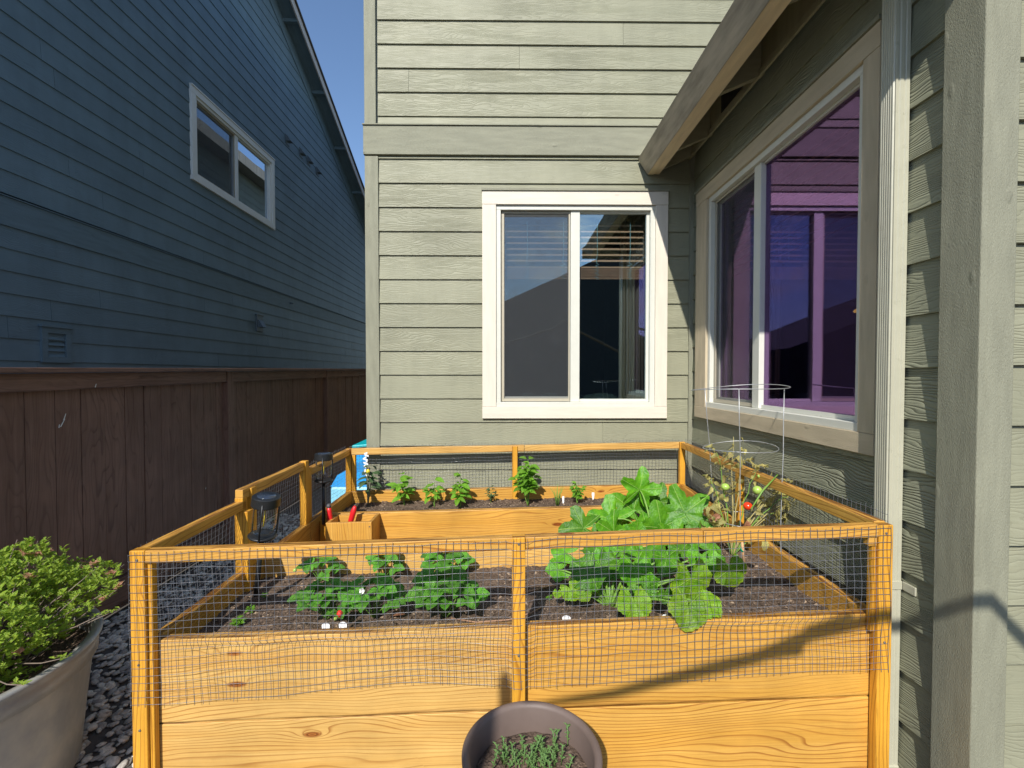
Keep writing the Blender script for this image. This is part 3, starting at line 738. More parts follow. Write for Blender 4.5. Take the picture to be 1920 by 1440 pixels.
# ------------------------------------------------------------ raised bed
W, L = 2.54, 1.98
def dz(x, y):
    t = max(0, min(1, y/L)); u = x/W
    return (1-t)*(-.041+.082*u) + t*(-.024+.048*u)
def B(x, y, z): return Vector((-1.246+.010*y+x*(1+.010*y), 1.5+y, z+dz(x, y)*min(1, z/.5)))
TOP = H-.862; SOIL = TOP-.092; RAIL = H-.542
bed = thing('raised_bed', 'orange stained cedar U shaped raised garden bed with netted panels', 'raised bed', (0, 1.5, 0))
BH = .286
def bb(name, x0, x1, y0, y1, z0, z1, ax=0, mat='cedar', bevel=.003, label=None):
    m = MB(); m.box(x0, x1, y0, y1, z0, z1, ax, T=B); o = m.build(name, mat, bed, bevel)
    if label: o['label'] = label
    return o
def boards(x0, x1, y0, y1, ax, mat='cedar', n=3, top=TOP):
    for k in range(n):
        z1 = top-k*(BH+.004); bb('bed_board', x0, x1, y0, y1, max(0.0, z1-BH), z1, ax, mat, .004)
T_ = .038
A = .62; AF = .76; AB = .585             # gate start, front and rear arm depth
boards(.044, 1.263, .036, .036+T_, 0, 'cedar_pale')
boards(1.268, 2.494, .036, .036+T_, 0, 'cedar')
boards(.012+T_, W-A, AF-T_, AF, 0, 'cedar_pale')             # rear board of the front arm
boards(.012, .012+T_, .036+T_+.001, A, 1)                  # left side of the front arm
boards(W-.012-T_, W-.012, .075, L-T_-.001, 1)              # right side against the house
boards(.012+T_, W-A, L-AB, L-AB+T_, 0)                       # front board of the rear arm
boards(.0, 1.27, L-T_, L, 0, 'cedar'); boards(1.272, W, L-T_, L, 0, 'cedar')
GE = 1.245
boards(.012, .012+T_, GE+.001, L-T_-.001, 1)
boards(W-A, W-A+T_, AF+.001, L-AB-.001, 1)                   # inner board of the right arm
boards(.012, .012+T_, A+.006, GE-.006, 1, n=3)            # gate boards
bb('mending_plate', .012+T_+.0005, .012+T_+.003, .77, .86, TOP-.075, TOP-.035, 1, 'beige_metal', .001)
# inner braces in the keyhole
for (xx, yy_) in ((.05+T_, AF+.001), (.05+T_, L-AB-.045)):
    bb('brace', xx-.036, xx+.005, yy_, yy_+.04, .0, TOP-.03, 2, 'cedar_post')
PS = 'cedar_post'
# front frame panel
def post(x0, x1, y0, y1, z0=0, z1=RAIL, mat=PS): return bb('post', x0, x1, y0, y1, z0, z1, 2, mat, .003)
post(0, .050, 0, .034, z1=RAIL+.001); post(.051, .066, .010, .033, z1=RAIL-.045)
post(1.262, 1.306, -.012, .026, z1=RAIL+.004)
post(W-.048, W, 0, .034, z1=RAIL-.003); post(W-.064, W-.049, .010, .033, z1=RAIL-.048, z0=TOP-.05)
bb('rail', .051, 1.90, .0, .034, RAIL-.043, RAIL, 0, 'cedar'); bb('rail', 1.902, W-.049, .0, .034, RAIL-.044, RAIL-.001, 0, 'cedar')
# left panel (front arm)
bb('rail', .0, .038, .035, A-.02, RAIL-.043, RAIL-.001, 1, 'cedar')
post(.0, .038, A-.05, A-.012, z1=RAIL+.016); post(.040, .064, A-.06, A-.02, z1=RAIL-.045)
# gate, a touch higher
gate = bpy.data.objects.new('gate', None); C.objects.link(gate); gate.parent = bed; gate.matrix_parent_inverse = Matrix.Identity(4); gate.location = -bed.location
def gp_(name, x0, x1, y0, y1, z0, z1, ax, mat='cedar', bevel=.003):
    m = MB(); m.box(x0, x1, y0, y1, z0, z1, ax, T=B); me = m.mesh(name); me.materials.append(M[mat]); o = bpy.data.objects.new(name, me); C.objects.link(o)
    o.parent = gate; o.matrix_parent_inverse = Matrix.Identity(4)
    b = o.modifiers.new('bevel', 'BEVEL'); b.width = bevel; b.segments = 2; return o
GZ = RAIL+.052
gp_('gate_rail', .0, .036, A-.045, GE-.01, GZ-.046, GZ, 1)
gp_('gate_post', .002, .046, A+.008, A+.050, .2, GZ-.006, 2, PS); gp_('gate_post', .006, .044, GE-.055, GE-.012, .2, GZ+.006, 2, PS)
# left panel (rear arm)
bb('rail', .0, .038, GE+.04, L-.04, RAIL-.043, RAIL, 1)
post(.0, .038, GE+.0, GE+.038, z1=RAIL+.004); post(.004, .044, L-.04, L-.002, z1=RAIL+.004); post(.046, .075, L-.036, L-.006, z1=RAIL-.045, z0=TOP-.3)
# back panel
bb('rail', .046, 1.33, L-.036, L, RAIL-.046, RAIL+.004, 0, 'cedar_pale'); bb('rail', 1.332, W-.05, L-.036, L, RAIL-.046, RAIL+.003, 0, 'cedar_pale')
post(1.240, 1.280, L-.052, L-.037, z0=TOP-.3, z1=RAIL); post(W-.046, W-.004, L-.036, L, z1=RAIL+.002); 
# right panel
bb('rail', W-.038, W, .036, L-.04, RAIL-.044, RAIL, 1); post(W-.037, W-.002, 1.02, 1.058, z0=TOP-.3, z1=RAIL-.045)
bb('corner_gusset', W-.079, W-.05, .005, .033, RAIL-.075, RAIL-.045, 0, 'cedar')
# tool box on the rear arm
tb = bpy.data.objects.new('tool_box', None); C.objects.link(tb); tb.parent = bed; tb.matrix_parent_inverse = Matrix.Identity(4); tb.location = -bed.location
tb['label'] = 'small open cedar box fixed to the bed holding red handled tools'
BX0, BX1, BY0, BY1 = .142, .415, L-AB-.175, L-AB-.002
def tbp(x0, x1, y0, y1, z0, z1, ax, nm='box_board'):
    m = MB(); m.box(x0, x1, y0, y1, z0, z1, ax, T=B); me = m.mesh(nm); me.materials.append(M['cedar']); o = bpy.data.objects.new(nm, me); C.objects.link(o)
    o.parent = tb; o.matrix_parent_inverse = Matrix.Identity(4); b = o.modifiers.new('bevel', 'BEVEL'); b.width = .002; b.segments = 2
tz0, tz1 = TOP-.27, TOP-.002
tbp(BX0, BX1, BY0, BY0+.02, tz0, tz1, 2); tbp(BX0, BX1, BY1-.02, BY1, tz0, tz1, 0)
tbp(BX0, BX0+.02, BY0+.0205, BY1-.0205, tz0, tz1, 2); tbp(BX1-.02, BX1, BY0+.0205, BY1-.0205, tz0, tz1, 2); tbp(BX0+.021, BX1-.021, BY0+.021, BY1-.021, tz0, tz0+.02, 0)
# screws
def screw(x, y, z, axis):
    m = MB(); p = B(x, y, z)
    if axis == 'y': m.tube([p, p-Vector((0, .0025, 0))], [.0042, .0034], 10)
    else: m.tube([p, p+Vector((.0025, 0, 0))], [.0042, .0034], 10)
    m.build('screw', 'screw', bed)
for x, z in ((.026, RAIL-.03), (.026, TOP-.06), (.026, TOP-.28), (1.284, RAIL-.018), (1.284, TOP-.07), (1.284, TOP-.34), (2.515, RAIL-.03), (2.515, TOP-.08)):
    screw(x, -.0005 if abs(x-1.284) > .01 else -.0125, z, 'y')
for x, z in ((BX1-.012, TOP-.03), (BX1-.012, TOP-.14)): screw(x, BY0-.0005, z, 'y')
for z in (TOP-.045, TOP-.065): screw(.012+T_+.0025, .79 if z < TOP-.06 else .84, z, 'x')

# netting -----------------------------------------------------------------
def net(P_, na, nb_, cell, parent, seed, name='netting', r=.0008, tails=.012, T=None, knots=True):
    """P_(a,b) metres along / down -> point"""
    rr = random.Random(seed); m = MB()
    def J(i, j):
        a, b = i*cell, j*cell
        a += .007*mnoise.noise(Vector((a*7, b*7, seed))) + rr.uniform(-.0008, .0008); b += .008*mnoise.noise(Vector((a*6, b*9, seed+9))) + rr.uniform(-.0007, .0007)
        return P_(a, b)
    g_ = [[J(i, j) for j in range(nb_+1)] for i in range(na+1)]
    def strand(pts):
        m.tube(pts, r, 4, cap=False)
    for i in range(na+1):
        p = list(g_[i]); d0 = (p[0]-p[1])*rr.uniform(.2, .55) + Vector((rr.uniform(-.002, .002), rr.uniform(-.004, .002), 0)); d1 = (p[-1]-p[-2])*rr.uniform(.1, .5)
        strand([p[0]+d0]+p+[p[-1]+d1])
    for j in range(nb_+1):
        strand([g_[i][j] for i in range(na+1)])
    if knots:
        k = r*2.1
        for i in range(na+1):
            for j in range(nb_+1):
                p = g_[i][j]; q = [p+Vector(v) for v in ((k, 0, 0), (0, 0, k), (-k, 0, 0), (0, 0, -k), (0, -k, 0), (0, k, 0))]
                i0 = len(m.v); m.v += [tuple(t) for t in q]
                for f in ((0, 1, 4), (1, 2, 4), (2, 3, 4), (3, 0, 4), (1, 0, 5), (2, 1, 5), (3, 2, 5), (0, 3, 5)):
                    m.f.append(tuple(i0+t for t in f)); m.uv += [(0, 0)]*3; m.sm.append(True)
    o = m.build(name, 'net', parent); return o
def front_net(a, b):
    x = a; z = RAIL-.012-b
    # from post plane over to the board face
    near = min(abs(x-.02), abs(x-1.284), abs(x-2.52))
    pull = 1-math.exp(-(near/.22)**2)
    y = -.0035
    if abs(x-1.284) < .03: y = -.016
    zt = TOP
    if z < zt+.01: y = -.0035 + (.030)*pull*min(1, (zt+.01-z)/.03) if abs(x-1.284) > .03 else -.016
    elif z < RAIL-.05: y += .010*math.sin(x*5)*pull*(1-abs((z-(RAIL+TOP)/2)/((RAIL-TOP)/2)))
    z += -.014*math.sin(min(1, max(0, (zt-z)/.2))*1.57)*math.sin(x*4.2+.5)
    return B(x, y, z)
CE = .0248
net(front_net, 102, 20, CE, bed, 1)
def left_net(a, b): y = a+.03; return B(-.004-.012*math.sin(min(1, y/A)*PI)*math.sin(min(1, b/.3)*PI), y, RAIL-.01-b - .02*math.sin(a/.55*PI)*min(1, b/.2))
net(left_net, 22, 22, CE, bed, 2)
def gate_net(a, b): return B(-.004-.015*math.sin(a/.68*PI)*math.sin(min(1, b/.3)*PI), A+a, GZ-.01-b - .015*math.sin(a/.66*PI)*min(1, b/.2))
net(gate_net, 26, 18, CE, bed, 3)
def left2_net(a, b): return B(-.004-.006*math.sin(a/.7*PI), GE+.02+a, RAIL+.012-b)
net(left2_net, 28, 14, CE, bed, 4)
def back_net(a, b): return B(a+.02, L+.004, RAIL+.012-b-.010*math.sin(a*2.5)*min(1, b/.2))
net(back_net, 101, 13, CE, bed, 5, knots=False)
def right_net(a, b): return B(W+.004, a+.03, RAIL+.022-b - .012*math.sin(a*4)*min(1, b/.2))
net(right_net, 78, 13, CE, bed, 6)

# soil ---------------------------------------------------------------------
def soil_h(x, y):
    h = SOIL + .014*mnoise.noise(Vector((x*5, y*5, 1))) + .008*mnoise.noise(Vector((x*19, y*19, 2))) + .006*mnoise.noise(Vector((x*60, y*60, 3)))
    if y > L-AB: h += .006 + .006*mnoise.noise(Vector((x*38, y*38, 6)))
    return h
def soil_pt(x, y): return B(x, y, soil_h(x, y))
def patch(x0, x1, y0, y1, step=.011):
    nx, ny = int((x1-x0)/step), int((y1-y0)/step); m = MB()
    for i in range(nx+1):
        for j in range(ny+1): m.v.append(tuple(soil_pt(x0+(x1-x0)*i/nx, y0+(y1-y0)*j/ny)))
    for i in range(nx):
        for j in range(ny):
            a = i*(ny+1)+j; m.f.append((a, a+ny+1, a+ny+2, a+1)); m.sm.append(True); m.uv += [(0, 0)]*4
    return m
AR = ((.04, W-.04, .06, AF-.03), (.04, W-.04, L-AB+.03, L-.03), (W-A+.03, W-.04, AF-.03, L-AB+.03))
allm = MB()
for a in AR:
    q = patch(*a); i0 = len(allm.v); allm.v += q.v; allm.f += [tuple(i0+k for k in f) for f in q.f]; allm.uv += q.uv; allm.sm += q.sm
tag(allm.build('garden_soil', 'soil'), 'dark crumbly garden soil filling the raised bed', None, kind='stuff')
m = MB(); rc = random.Random(21)
def chip(m, p, l, w_, h_, u):
    a = rc.uniform(0, 2*PI); t = rc.uniform(-.5, .5); d = Vector((math.cos(a), math.sin(a), t)).normalized()*l/2; s_ = Vector((-math.sin(a), math.cos(a), rc.uniform(-.4, .4)))*w_/2; up = Vector((0, 0, h_))
    q = [p-d, p+s_, p+d, p-s_, p+up]
    for f in ((0, 1, 4), (1, 2, 4), (2, 3, 4), (3, 0, 4)): m.poly([q[k] for k in f], [(u, 0)]*3)
for a in AR:
    n = int((a[1]-a[0])*(a[3]-a[2])*4200)
    for _ in range(n):
        x, y = rc.uniform(a[0], a[1]), rc.uniform(a[2], a[3]); big = rc.random()
        l = .006+.018*big**3; chip(m, soil_pt(x, y), l, l*rc.uniform(.15, .5), l*rc.uniform(.1, .5), rc.random()**2)
tag(m.build('mulch_chips', 'chips'), 'small bark chips and crumbs scattered over the garden soil', None, kind='stuff')
# gravel --------------------------------------------------------------------
m = MB(); rg = random.Random(4)
base = []
for i in range(8):
    base.append(i)
def stone(m, x, y, s, z):
    a = rg.uniform(0, PI); e = rg.uniform(.6, .95); hgt = s*rg.uniform(.3, .5); u = rg.random(); t1, t2 = rg.uniform(-.35, .35), rg.uniform(-.35, .35)
    i0 = len(m.v); n = 7
    for (rr_, zz_) in ((.62, .82), (1, .25), (.75, -.5)):
        for k in range(n):
            t = 2*PI*k/n+.3*rr_; px = math.cos(t)*rr_*s*rg.uniform(.88, 1.1); py = math.sin(t)*rr_*s*e
            q = (px*math.cos(a)-py*math.sin(a), px*math.sin(a)+py*math.cos(a)); m.v.append((x+q[0], y+q[1], z+hgt*zz_+q[0]*t1+q[1]*t2))
    m.v.append((x, y, z+hgt))
    for r_ in range(2):
        for k in range(n): m.f.append((i0+(r_+1)*n+k, i0+(r_+1)*n+(k+1) % n, i0+r_*n+(k+1) % n, i0+r_*n+k)); m.uv += [(u, 0)]*4; m.sm.append(True)
    for k in range(n): m.f.append((i0+k, i0+(k+1) % n, i0+3*n)); m.uv += [(u, 0)]*3; m.sm.append(True)
for _ in range(7500):
    x, y = rg.uniform(-2.74, -1.16), rg.uniform(.6, 5.5)
    if y > 3.6 and rg.random() < .3: continue
    stone(m, x, y, rg.uniform(.011, .032), rg.uniform(.0, .018))
tag(m.build('river_gravel', 'stones'), 'grey and tan river gravel between the bed and the brown fence', None, kind='stuff')

# ------------------------------------------------------------ leaf kit
def leaf_mesh(name, mat, outline, rings=3, cup=.1, ripple=.05, rf=5, droop=.1, scale=1, fold=0, seed=0, thick=0):
    """outline(t) -> radius for angle t from the tip; joint at the origin, tip +Y; uv = plan position"""
    rr = random.Random(seed); m = MB(); n = 48 if rings > 2 else 20
    ph = rr.uniform(0, 6); 
    def P2(t, k):
        r = outline(t)*k; x = math.sin(t)*r; y = math.cos(t)*r; q = math.hypot(x, y)
        z = cup*q*q - droop*max(0, y)**2 + ripple*q*math.sin(rf*t+ph)*k + .03*ripple/.05*math.sin(13*t+ph)*q*k*.6 + fold*abs(x)
        return (x, y, z)
    i0 = 0; m.v.append((0, 0, 0)); uvs = [(0, 0)]
    for k in range(1, rings+1):
        for i in range(n):
            p = P2(-PI+2*PI*(i+.5)/n, k/rings); m.v.append(p); uvs.append((p[0], p[1]))
    for i in range(n-1):
        f = (0, 1+i, 2+i); m.f.append(f); m.sm.append(True); m.uv += [uvs[j] for j in f]
    for k in range(rings-1):
        for i in range(n-1):
            f = (1+k*n+i, 1+(k+1)*n+i, 2+(k+1)*n+i, 2+k*n+i); m.f.append(f); m.sm.append(True); m.uv += [uvs[j] for j in f]
    me = m.mesh(name); me.materials.append(M[mat]); return me
def squash_out(lob, teeth, seed):
    rr = random.Random(seed); a = [rr.uniform(-.06, .06) for _ in range(6)]
    def f(t):
        at_ = abs(t); r = .80 + lob*math.cos(5*t) + .05*math.cos(t)
        r += teeth*(abs((t*11/PI*1.0) % 1-.5)*2-.5) + a[int((t+PI)/(2*PI)*5.99)]*.5
        if at_ > 2.6: r *= max(.18, 1-(at_-2.6)*1.9)
        return r
    return f
SQ = [leaf_mesh('squash_leaf_lobed_%s' % c, 'L_squash', squash_out(.24, .11, i), 4, .16, .13, 5, .34, seed=i) for i, c in enumerate('abc')]
SR = [leaf_mesh('squash_leaf_round_%s' % c, 'L_squash', squash_out(.07, .07, i+7), 4, .12, .12, 5, .3, seed=i+9) for i, c in enumerate('abc')]
SY = [leaf_mesh('squash_leaf_yellow_%s' % c, 'L_squash_y', squash_out(.05, .07, i+17), 4, .10, .12, 5, .3, seed=i+19) for i, c in enumerate('ab')]
def oval(ratio, teeth=0, n=9, sh=.5):
    # as a polar curve from the joint is awkward, use strips instead
    pass
def strip_leaf(name, mat, ratio=.5, n=6, curl=.2, fold=.25, teeth=0, peak=.45, twist=0, thick=0, seed=0):
    m = MB(); rr = random.Random(seed); rows = []
    for i in range(n+1):
        t = i/n; w_ = math.sin(PI*min(1, max(0, t))**(math.log(.5)/math.log(peak)))**.75*ratio/2 if 0 < i < n else .012
        if teeth and 0 < i < n: w_ *= 1+teeth*(1 if i % 2 else -1)
        z = .0+curl*.6*t-curl*1.4*t*t
        rows.append([(-w_, t, z+fold*w_), (0, t, z), (w_, t, z+fold*w_)])
    for r_ in rows:
        for p in r_: m.v.append(p)
    for i in range(n):
        for j in (0, 1):
            f = (i*3+j, i*3+j+1, (i+1)*3+j+1, (i+1)*3+j); m.f.append(f); m.sm.append(True)
            for k in f: m.uv.append((m.v[k][0], m.v[k][1]))
    me = m.mesh(name); me.materials.append(M[mat]); return me
def tri_leaf(name, mat, seed=0):
    """strawberry leaf: three toothed leaflets"""
    m = MB(); rr = random.Random(seed)
    for ang in (0, 1.75, -1.75):
        n = 8; i0 = len(m.v); ca, sa = math.cos(ang), math.sin(ang); tilt = .15+rr.uniform(-.1, .15)
        ln = 1 if ang == 0 else .88
        for i in range(n+1):
            t = i/n; w_ = (math.sin(PI*t**.82)**.62*.42 if 0 < i < n else (.02 if i == 0 else .10)); w_ *= (1.05 if i % 2 else .93)
            for j in (-1, -.5, 0, .5, 1):
                x, y = w_*j, (t*ln+.06)-(.04 if abs(j) == 1 and i else 0); zz = tilt*t-.5*t*t*.6 + .28*abs(x) + .02*math.sin(t*18+j*3)
                m.v.append((x*ca+y*sa, -x*sa+y*ca, zz)); 
        uvr = [((k % 5-2)/2*.42, (k//5)/n) for k in range((n+1)*5)]
        for i in range(n):
            for j in range(4):
                f = (i*5+j, i*5+j+1, (i+1)*5+j+1, (i+1)*5+j); m.f.append(tuple(i0+k for k in f)); m.sm.append(True); m.uv += [uvr[k] for k in f]
    me = m.mesh(name); me.materials.append(M[mat]); return me
def put_leaf(me, pos, tip, normal, size, parent, name='leaf'):
    tip = Vector(tip).normalized(); nn = Vector(normal); nn = (nn - tip*nn.dot(tip)).normalized(); x = tip.cross(nn)
    mw = Matrix(((x.x, tip.x, nn.x, 0), (x.y, tip.y, nn.y, 0), (x.z, tip.z, nn.z, 0), (0, 0, 0, 1)))
    mw = Matrix.Translation(Vector(pos)) @ mw @ Matrix.Diagonal((size, size, size, 1))
    o = bpy.data.objects.new(name, me); C.objects.link(o); o.parent = parent; o.matrix_parent_inverse = Matrix.Translation(-parent.location); o.matrix_basis = mw
    return o
def bez(a, b, lift, n=8):
    a = Vector(a); b = Vector(b); c = (a+b)/2+Vector((0, 0, lift))
    return [a*(1-t)**2 + c*2*t*(1-t) + b*t*t for t in [i/n for i in range(n+1)]]

def soil_at(px, py, extra=0):
    # intersect the pixel ray with the soil plane of the bed
    Y = 2.0
    for _ in range(12):
        p = at(px, py, Y); x = p.x+1.246-.0225*(Y-1.5); zt = SOIL+dz(x, Y-1.5)
        Y *= (H-zt)/max(.05, (H-p.z))
    p = at(px, py, Y); p.z += extra; return p

# ------------------------------------------------------------ squash plants
def squash(label, base, leaves, lift):
    t = thing('squash_plant', label, 'squash plant', base)
    for (kind, px, py, Y, size, tx, tz, ty, nx, ny, nz_) in leaves:
        me = {'l': SQ, 'r': SR, 'y': SY}[kind]; me = me[int(px+py) % len(me)]
        p = at(px, py, Y); put_leaf(me, p, (tx, ty, tz), (nx+.35*math.sin(px*1.7), ny, nz_+.35*math.sin(py*2.3+px)), size*(.75 if lift > .1 else .76), t)
        m = MB(); pts = bez(base, p, lift); pts = pts[:-1]+[Vector(p)-Vector((0, 0, .003))]
        m.tube(pts, [.0065-.003*i/8 for i in range(9)], 7); m.build('petiole', 'stem', t)
    return t
# kind, joint px, py, depth, size, tip(x,z,y), normal(x,y,z)
sqb = soil_at(1200, 1012); sqb = Vector((.62+.19, 2.47, SOIL))
squash('large lobed leaf squash plant rising at the rear corner of the bed', sqb, [
    ('l', 1199, 918, 2.62, .165, .25, 1.0, -.1, -.1, -1, .35),
    ('l', 1150, 975, 2.50, .185, -1, .35, -.1, .1, -.75, .8),
    ('l', 1188, 958, 2.66, .20, -.8, .65, .0, .0, -.8, .7),
    ('l', 1094, 990, 2.40, .165, -1, .12, -.2, -.1, -.75, .8),
    ('l', 1152, 1000, 2.32, .155, -.6, .5, -.3, .1, -.8, .7),
    ('l', 1240, 990, 2.34, .18, -.15, 1, .0, .1, -.9, .45),
    ('l', 1284, 962, 2.42, .20, .75, .65, -.1, -.15, -.85, .6),
    ('l', 1270, 970, 2.56, .185, -.05, .9, .2, .1, -.8, .7),
    ('l', 1300, 985, 2.38, .15, .9, -.1, -.1, .2, -.7, .8),
    ('r', 1192, 1004, 2.26, .115, .1, 1, -.2, 0, -.9, .5),
    ('l', 1232, 940, 2.74, .15, .4, .8, .1, 0, -.9, .5),
    ('l', 1215, 1000, 2.45, .17, .0, .5, .6, 0, -.6, 1),
    ('l', 1320, 1005, 2.30, .13, .9, .1, -.1, .1, -.7, .8),
    ('l', 1262, 1010, 2.25, .13, .3, .6, .1, .1, -.8, .8),
    ('l', 1120, 1012, 2.30, .11, -.8, .3, .1, .1, -.6, .9),
    ('r', 1330, 1032, 2.16, .085, .9, .15, .0, .1, -.7, .8)], .12)
sqf = Vector((.42, 1.84, SOIL-.01))
squash('sprawling round leaf squash plant in the front of the bed', sqf, [
    ('r', 1048, 1068, 1.96, .085, -1, .05, -.2, -.1, -.6, 1),
    ('r', 1105, 1072, 1.80, .125, -.8, -.55, -.3, .0, -.75, .8),
    ('r', 1125, 1060, 1.86, .11, .3, -.7, -.4, -.2, -.8, .8),
    ('r', 1158, 1058, 1.90, .10, -.2, -.4, -.7, 0, -.6, 1),
    ('r', 1190, 1065, 1.80, .115, .1, -.8, -.4, .1, -.85, .7),
    ('r', 1250, 1045, 1.88, .115, -.3, -.6, -.5, .2, -.8, .8),
    ('r', 1312, 1046, 1.90, .095, -.4, -.6, -.5, .2, -.7, .9),
    ('r', 1330, 1052, 1.86, .09, .35, -.8, -.4, .1, -.8, .8),
    ('y', 1368, 1068, 1.76, .11, .25, -1, -.1, -.1, -1, .25),
    ('y', 1295, 1085, 1.66, .140, .05, -1, -.1, .1, -1, .25),
    ('y', 1188, 1128, 1.63, .105, .0, -.7, -.5, 0, -.8, .7),
    ('r', 1208, 1105, 1.70, .075, .5, -.5, -.3, 0, -.9, .6),
    ('y', 1290, 1138, 1.545, .110, -.25, -.8, -.5, 0, -.75, .6),
    ('y', 1325, 1132, 1.57, .085, .6, -.3, -.5, 0, -.7, .8),
    ('r', 1247, 1112, 1.68, .06, .0, -.9, -.2, .1, -.9, .5),
    ('r', 1218, 1092, 1.72, .06, -.1, .8, -.2, 0, -.9, .5),
    ('y', 1070, 1105, 1.78, .07, .5, -.7, -.3, 0, -.8, .7),
    ('y', 1095, 1112, 1.76, .05, -.6, -.7, -.3, 0, -.8, .7),
    ('y', 1110, 1095, 1.80, .06, .8, -.6, -.3, 0, -.8, .7),
    ('y', 1045, 1112, 1.80, .03, -.1, -.7, -.3, 0, -.8, .7),
    ('r', 1350, 1046, 1.92, .075, .3, -.1, .2, .1, -.4, 1),
    ('r', 1060, 1036, 2.02, .10, -.8, .1, .3, 0, -.5, 1), ('r', 1120, 1036, 2.03, .12, -.2, .2, .6, 0, -.5, 1),
    ('r', 1170, 1032, 2.04, .13, .1, .2, .6, 0, -.5, 1), ('r', 1220, 1036, 2.02, .12, -.4, .1, .6, 0, -.5, 1),
    ('r', 1278, 1032, 2.03, .11, .4, .2, .4, 0, -.5, 1), ('r', 1140, 1045, 1.98, .11, -.8, .0, .0, 0, -.5, 1),
    ('r', 1200, 1045, 1.97, .11, .6, .0, .2, 0, -.5, 1)], .07)

# ------------------------------------------------------------ strawberries
TL = [tri_leaf('strawberry_leaf_%s' % c, 'L_straw', i) for i, c in enumerate('abcd')]
DL = [strip_leaf('dead_leaf_%s' % c, 'L_dead', .6, 6, .5, .6) for c in 'ab']
def strawberry(label, px, py, n, spread, hgt, seed, size=.042, extra=()):
    rr = random.Random(seed); b = soil_at(px, py); t = thing('strawberry_plant', label, 'strawberry plant', b, 'strawberry plants in the front of the bed')
    for i in range(n):
        a = 2*PI*i/n*2.4+rr.uniform(-.4, .4); r_ = spread*(.25+.75*((i+.5)/n)**.7); h_ = hgt*(1-.55*(i/n)**1.5)*rr.uniform(.8, 1.1)
        p = b+Vector((math.cos(a)*r_, math.sin(a)*r_*.75, h_)); d = Vector((math.cos(a), math.sin(a), 0))
        put_leaf(TL[i % 4], p, d+Vector((0, 0, rr.uniform(-.3, .1))), Vector((rr.uniform(-.3, .3), -.55+rr.uniform(-.3, .2), 1))+d*.3, size*rr.uniform(.8, 1.12), t)
        m = MB(); m.tube(bez(b, p, .02, 5), .0013, 5); m.build('leaf_stalk', 'stem', t)
    for (dx, dy) in extra:
        put_leaf(DL[0], soil_pt(b.x+dx+1.246, b.y+dy-1.5)+Vector((0, 0, .012)), (rr.uniform(-1, 1), -.3, .2), (.2, -.5, 1), .05, t, 'dead_leaf')
    return t
s1 = strawberry('strawberry plant bearing the ripe red berry behind the white tags', 612, 1163, 20, .120, .135, 1, size=.050, extra=((-.03, .17),))
s1b = strawberry('small strawberry plant against the rear board left of its neighbour, behind the red berry', 600, 1092, 9, .075, .11, 5, .044)
s2 = strawberry('strawberry plant with a single white flower', 700, 1160, 18, .10, .14, 2, .050)
s2b = strawberry('small strawberry plant against the rear board behind the white flower', 720, 1085, 10, .075, .12, 6, .046)
s3 = strawberry('largest strawberry plant nearest the middle post', 835, 1160, 24, .125, .17, 3, .056, extra=((-.17, .03), (-.19, .14), (.05, -.10)))
s3b = strawberry('tall strawberry plant behind the largest one near the middle post', 835, 1085, 12, .10, .14, 7, .055)
def child_ball(t, p, r, mat, name, sq=1.0, elong=1.0):
    m = MB(); prof = [(.001, -r*elong)]+[(r*math.cos(a)*(sq if a < 0 else 1), r*elong*math.sin(a)) for a in [(-80+20*i)*PI/180 for i in range(9)]]+[(.001, r*elong*.93)]
    m.lathe(prof, 14, T=lambda q: q+Vector(p)); m.build(name, mat, t)
bp = at(637, 1151, 1.64); child_ball(s1, bp, .011, 'berry', 'strawberry', .7, 1.2)
bp = at(629, 1160, 1.63); child_ball(s1, bp, .006, 'tomato_green', 'unripe_strawberry')
bp = at(553, 1069, 1.98); child_ball(s1b, bp, .008, 'tomato_green', 'unripe_strawberry')
fp = at(679, 1107, 1.68)
m = MB()
for k in range(5):
    a = 2*PI*k/5; d = Vector((math.cos(a), -.35, math.sin(a))); q = Vector((-math.sin(a), 0, math.cos(a)))
    m.poly([fp, fp+d*.008+q*.005, fp+d*.012, fp+d*.008-q*.005])
m.build('flower', 'petal', s2)

# ------------------------------------------------------------ leafy seedlings
BL = [strip_leaf('basil_leaf_%s' % c, 'L_basil', .55, 6, .35, .25, peak=.42) for c in 'ab']
CL = [strip_leaf('citrus_leaf_%s' % c, 'L_citrus', .38, 6, .3, .3) for c in 'ab']
def sprout(name, label, cat, px, py, h_, leaves, lmesh, lsize, seed, spread=.9, mat='stem', branches=3, lean=(0, 0), r0=.0028, group=None, up=.1):
    rr = random.Random(seed); b = soil_at(px, py); t = thing(name, label, cat, b, group); tops = []
    for k in range(branches):
        a = 2*PI*k/branches+rr.uniform(-.5, .5); sp_ = h_*.28*rr.uniform(.4, 1)*(0 if k == 0 else 1)
        top = b+Vector((math.cos(a)*sp_+lean[0], math.sin(a)*sp_*.8, h_*(1 if k == 0 else rr.uniform(.6, .92)))); pts = bez(b, top, h_*.15, 8); tops.append(pts)
        m = MB(); m.tube(pts, [r0*(1-.6*i/8) for i in range(9)], 6); m.build('stem', mat, t)
    for i in range(leaves):
        pts = tops[i % branches]; tt = .35+.65*((i//branches+1)/max(1, leaves//branches)); tt = min(1, tt); j = min(8, int(tt*8)); p = pts[j]
        a = i*2.4+rr.uniform(-.4, .4); d = Vector((math.cos(a), math.sin(a), rr.uniform(-.35, .45)+up))
        put_leaf(lmesh[i % len(lmesh)], p+d*lsize*.15, d, (rr.uniform(-.3, .3), -.5, 1), lsize*rr.uniform(.65, 1.1), t)
    return t, b, tops
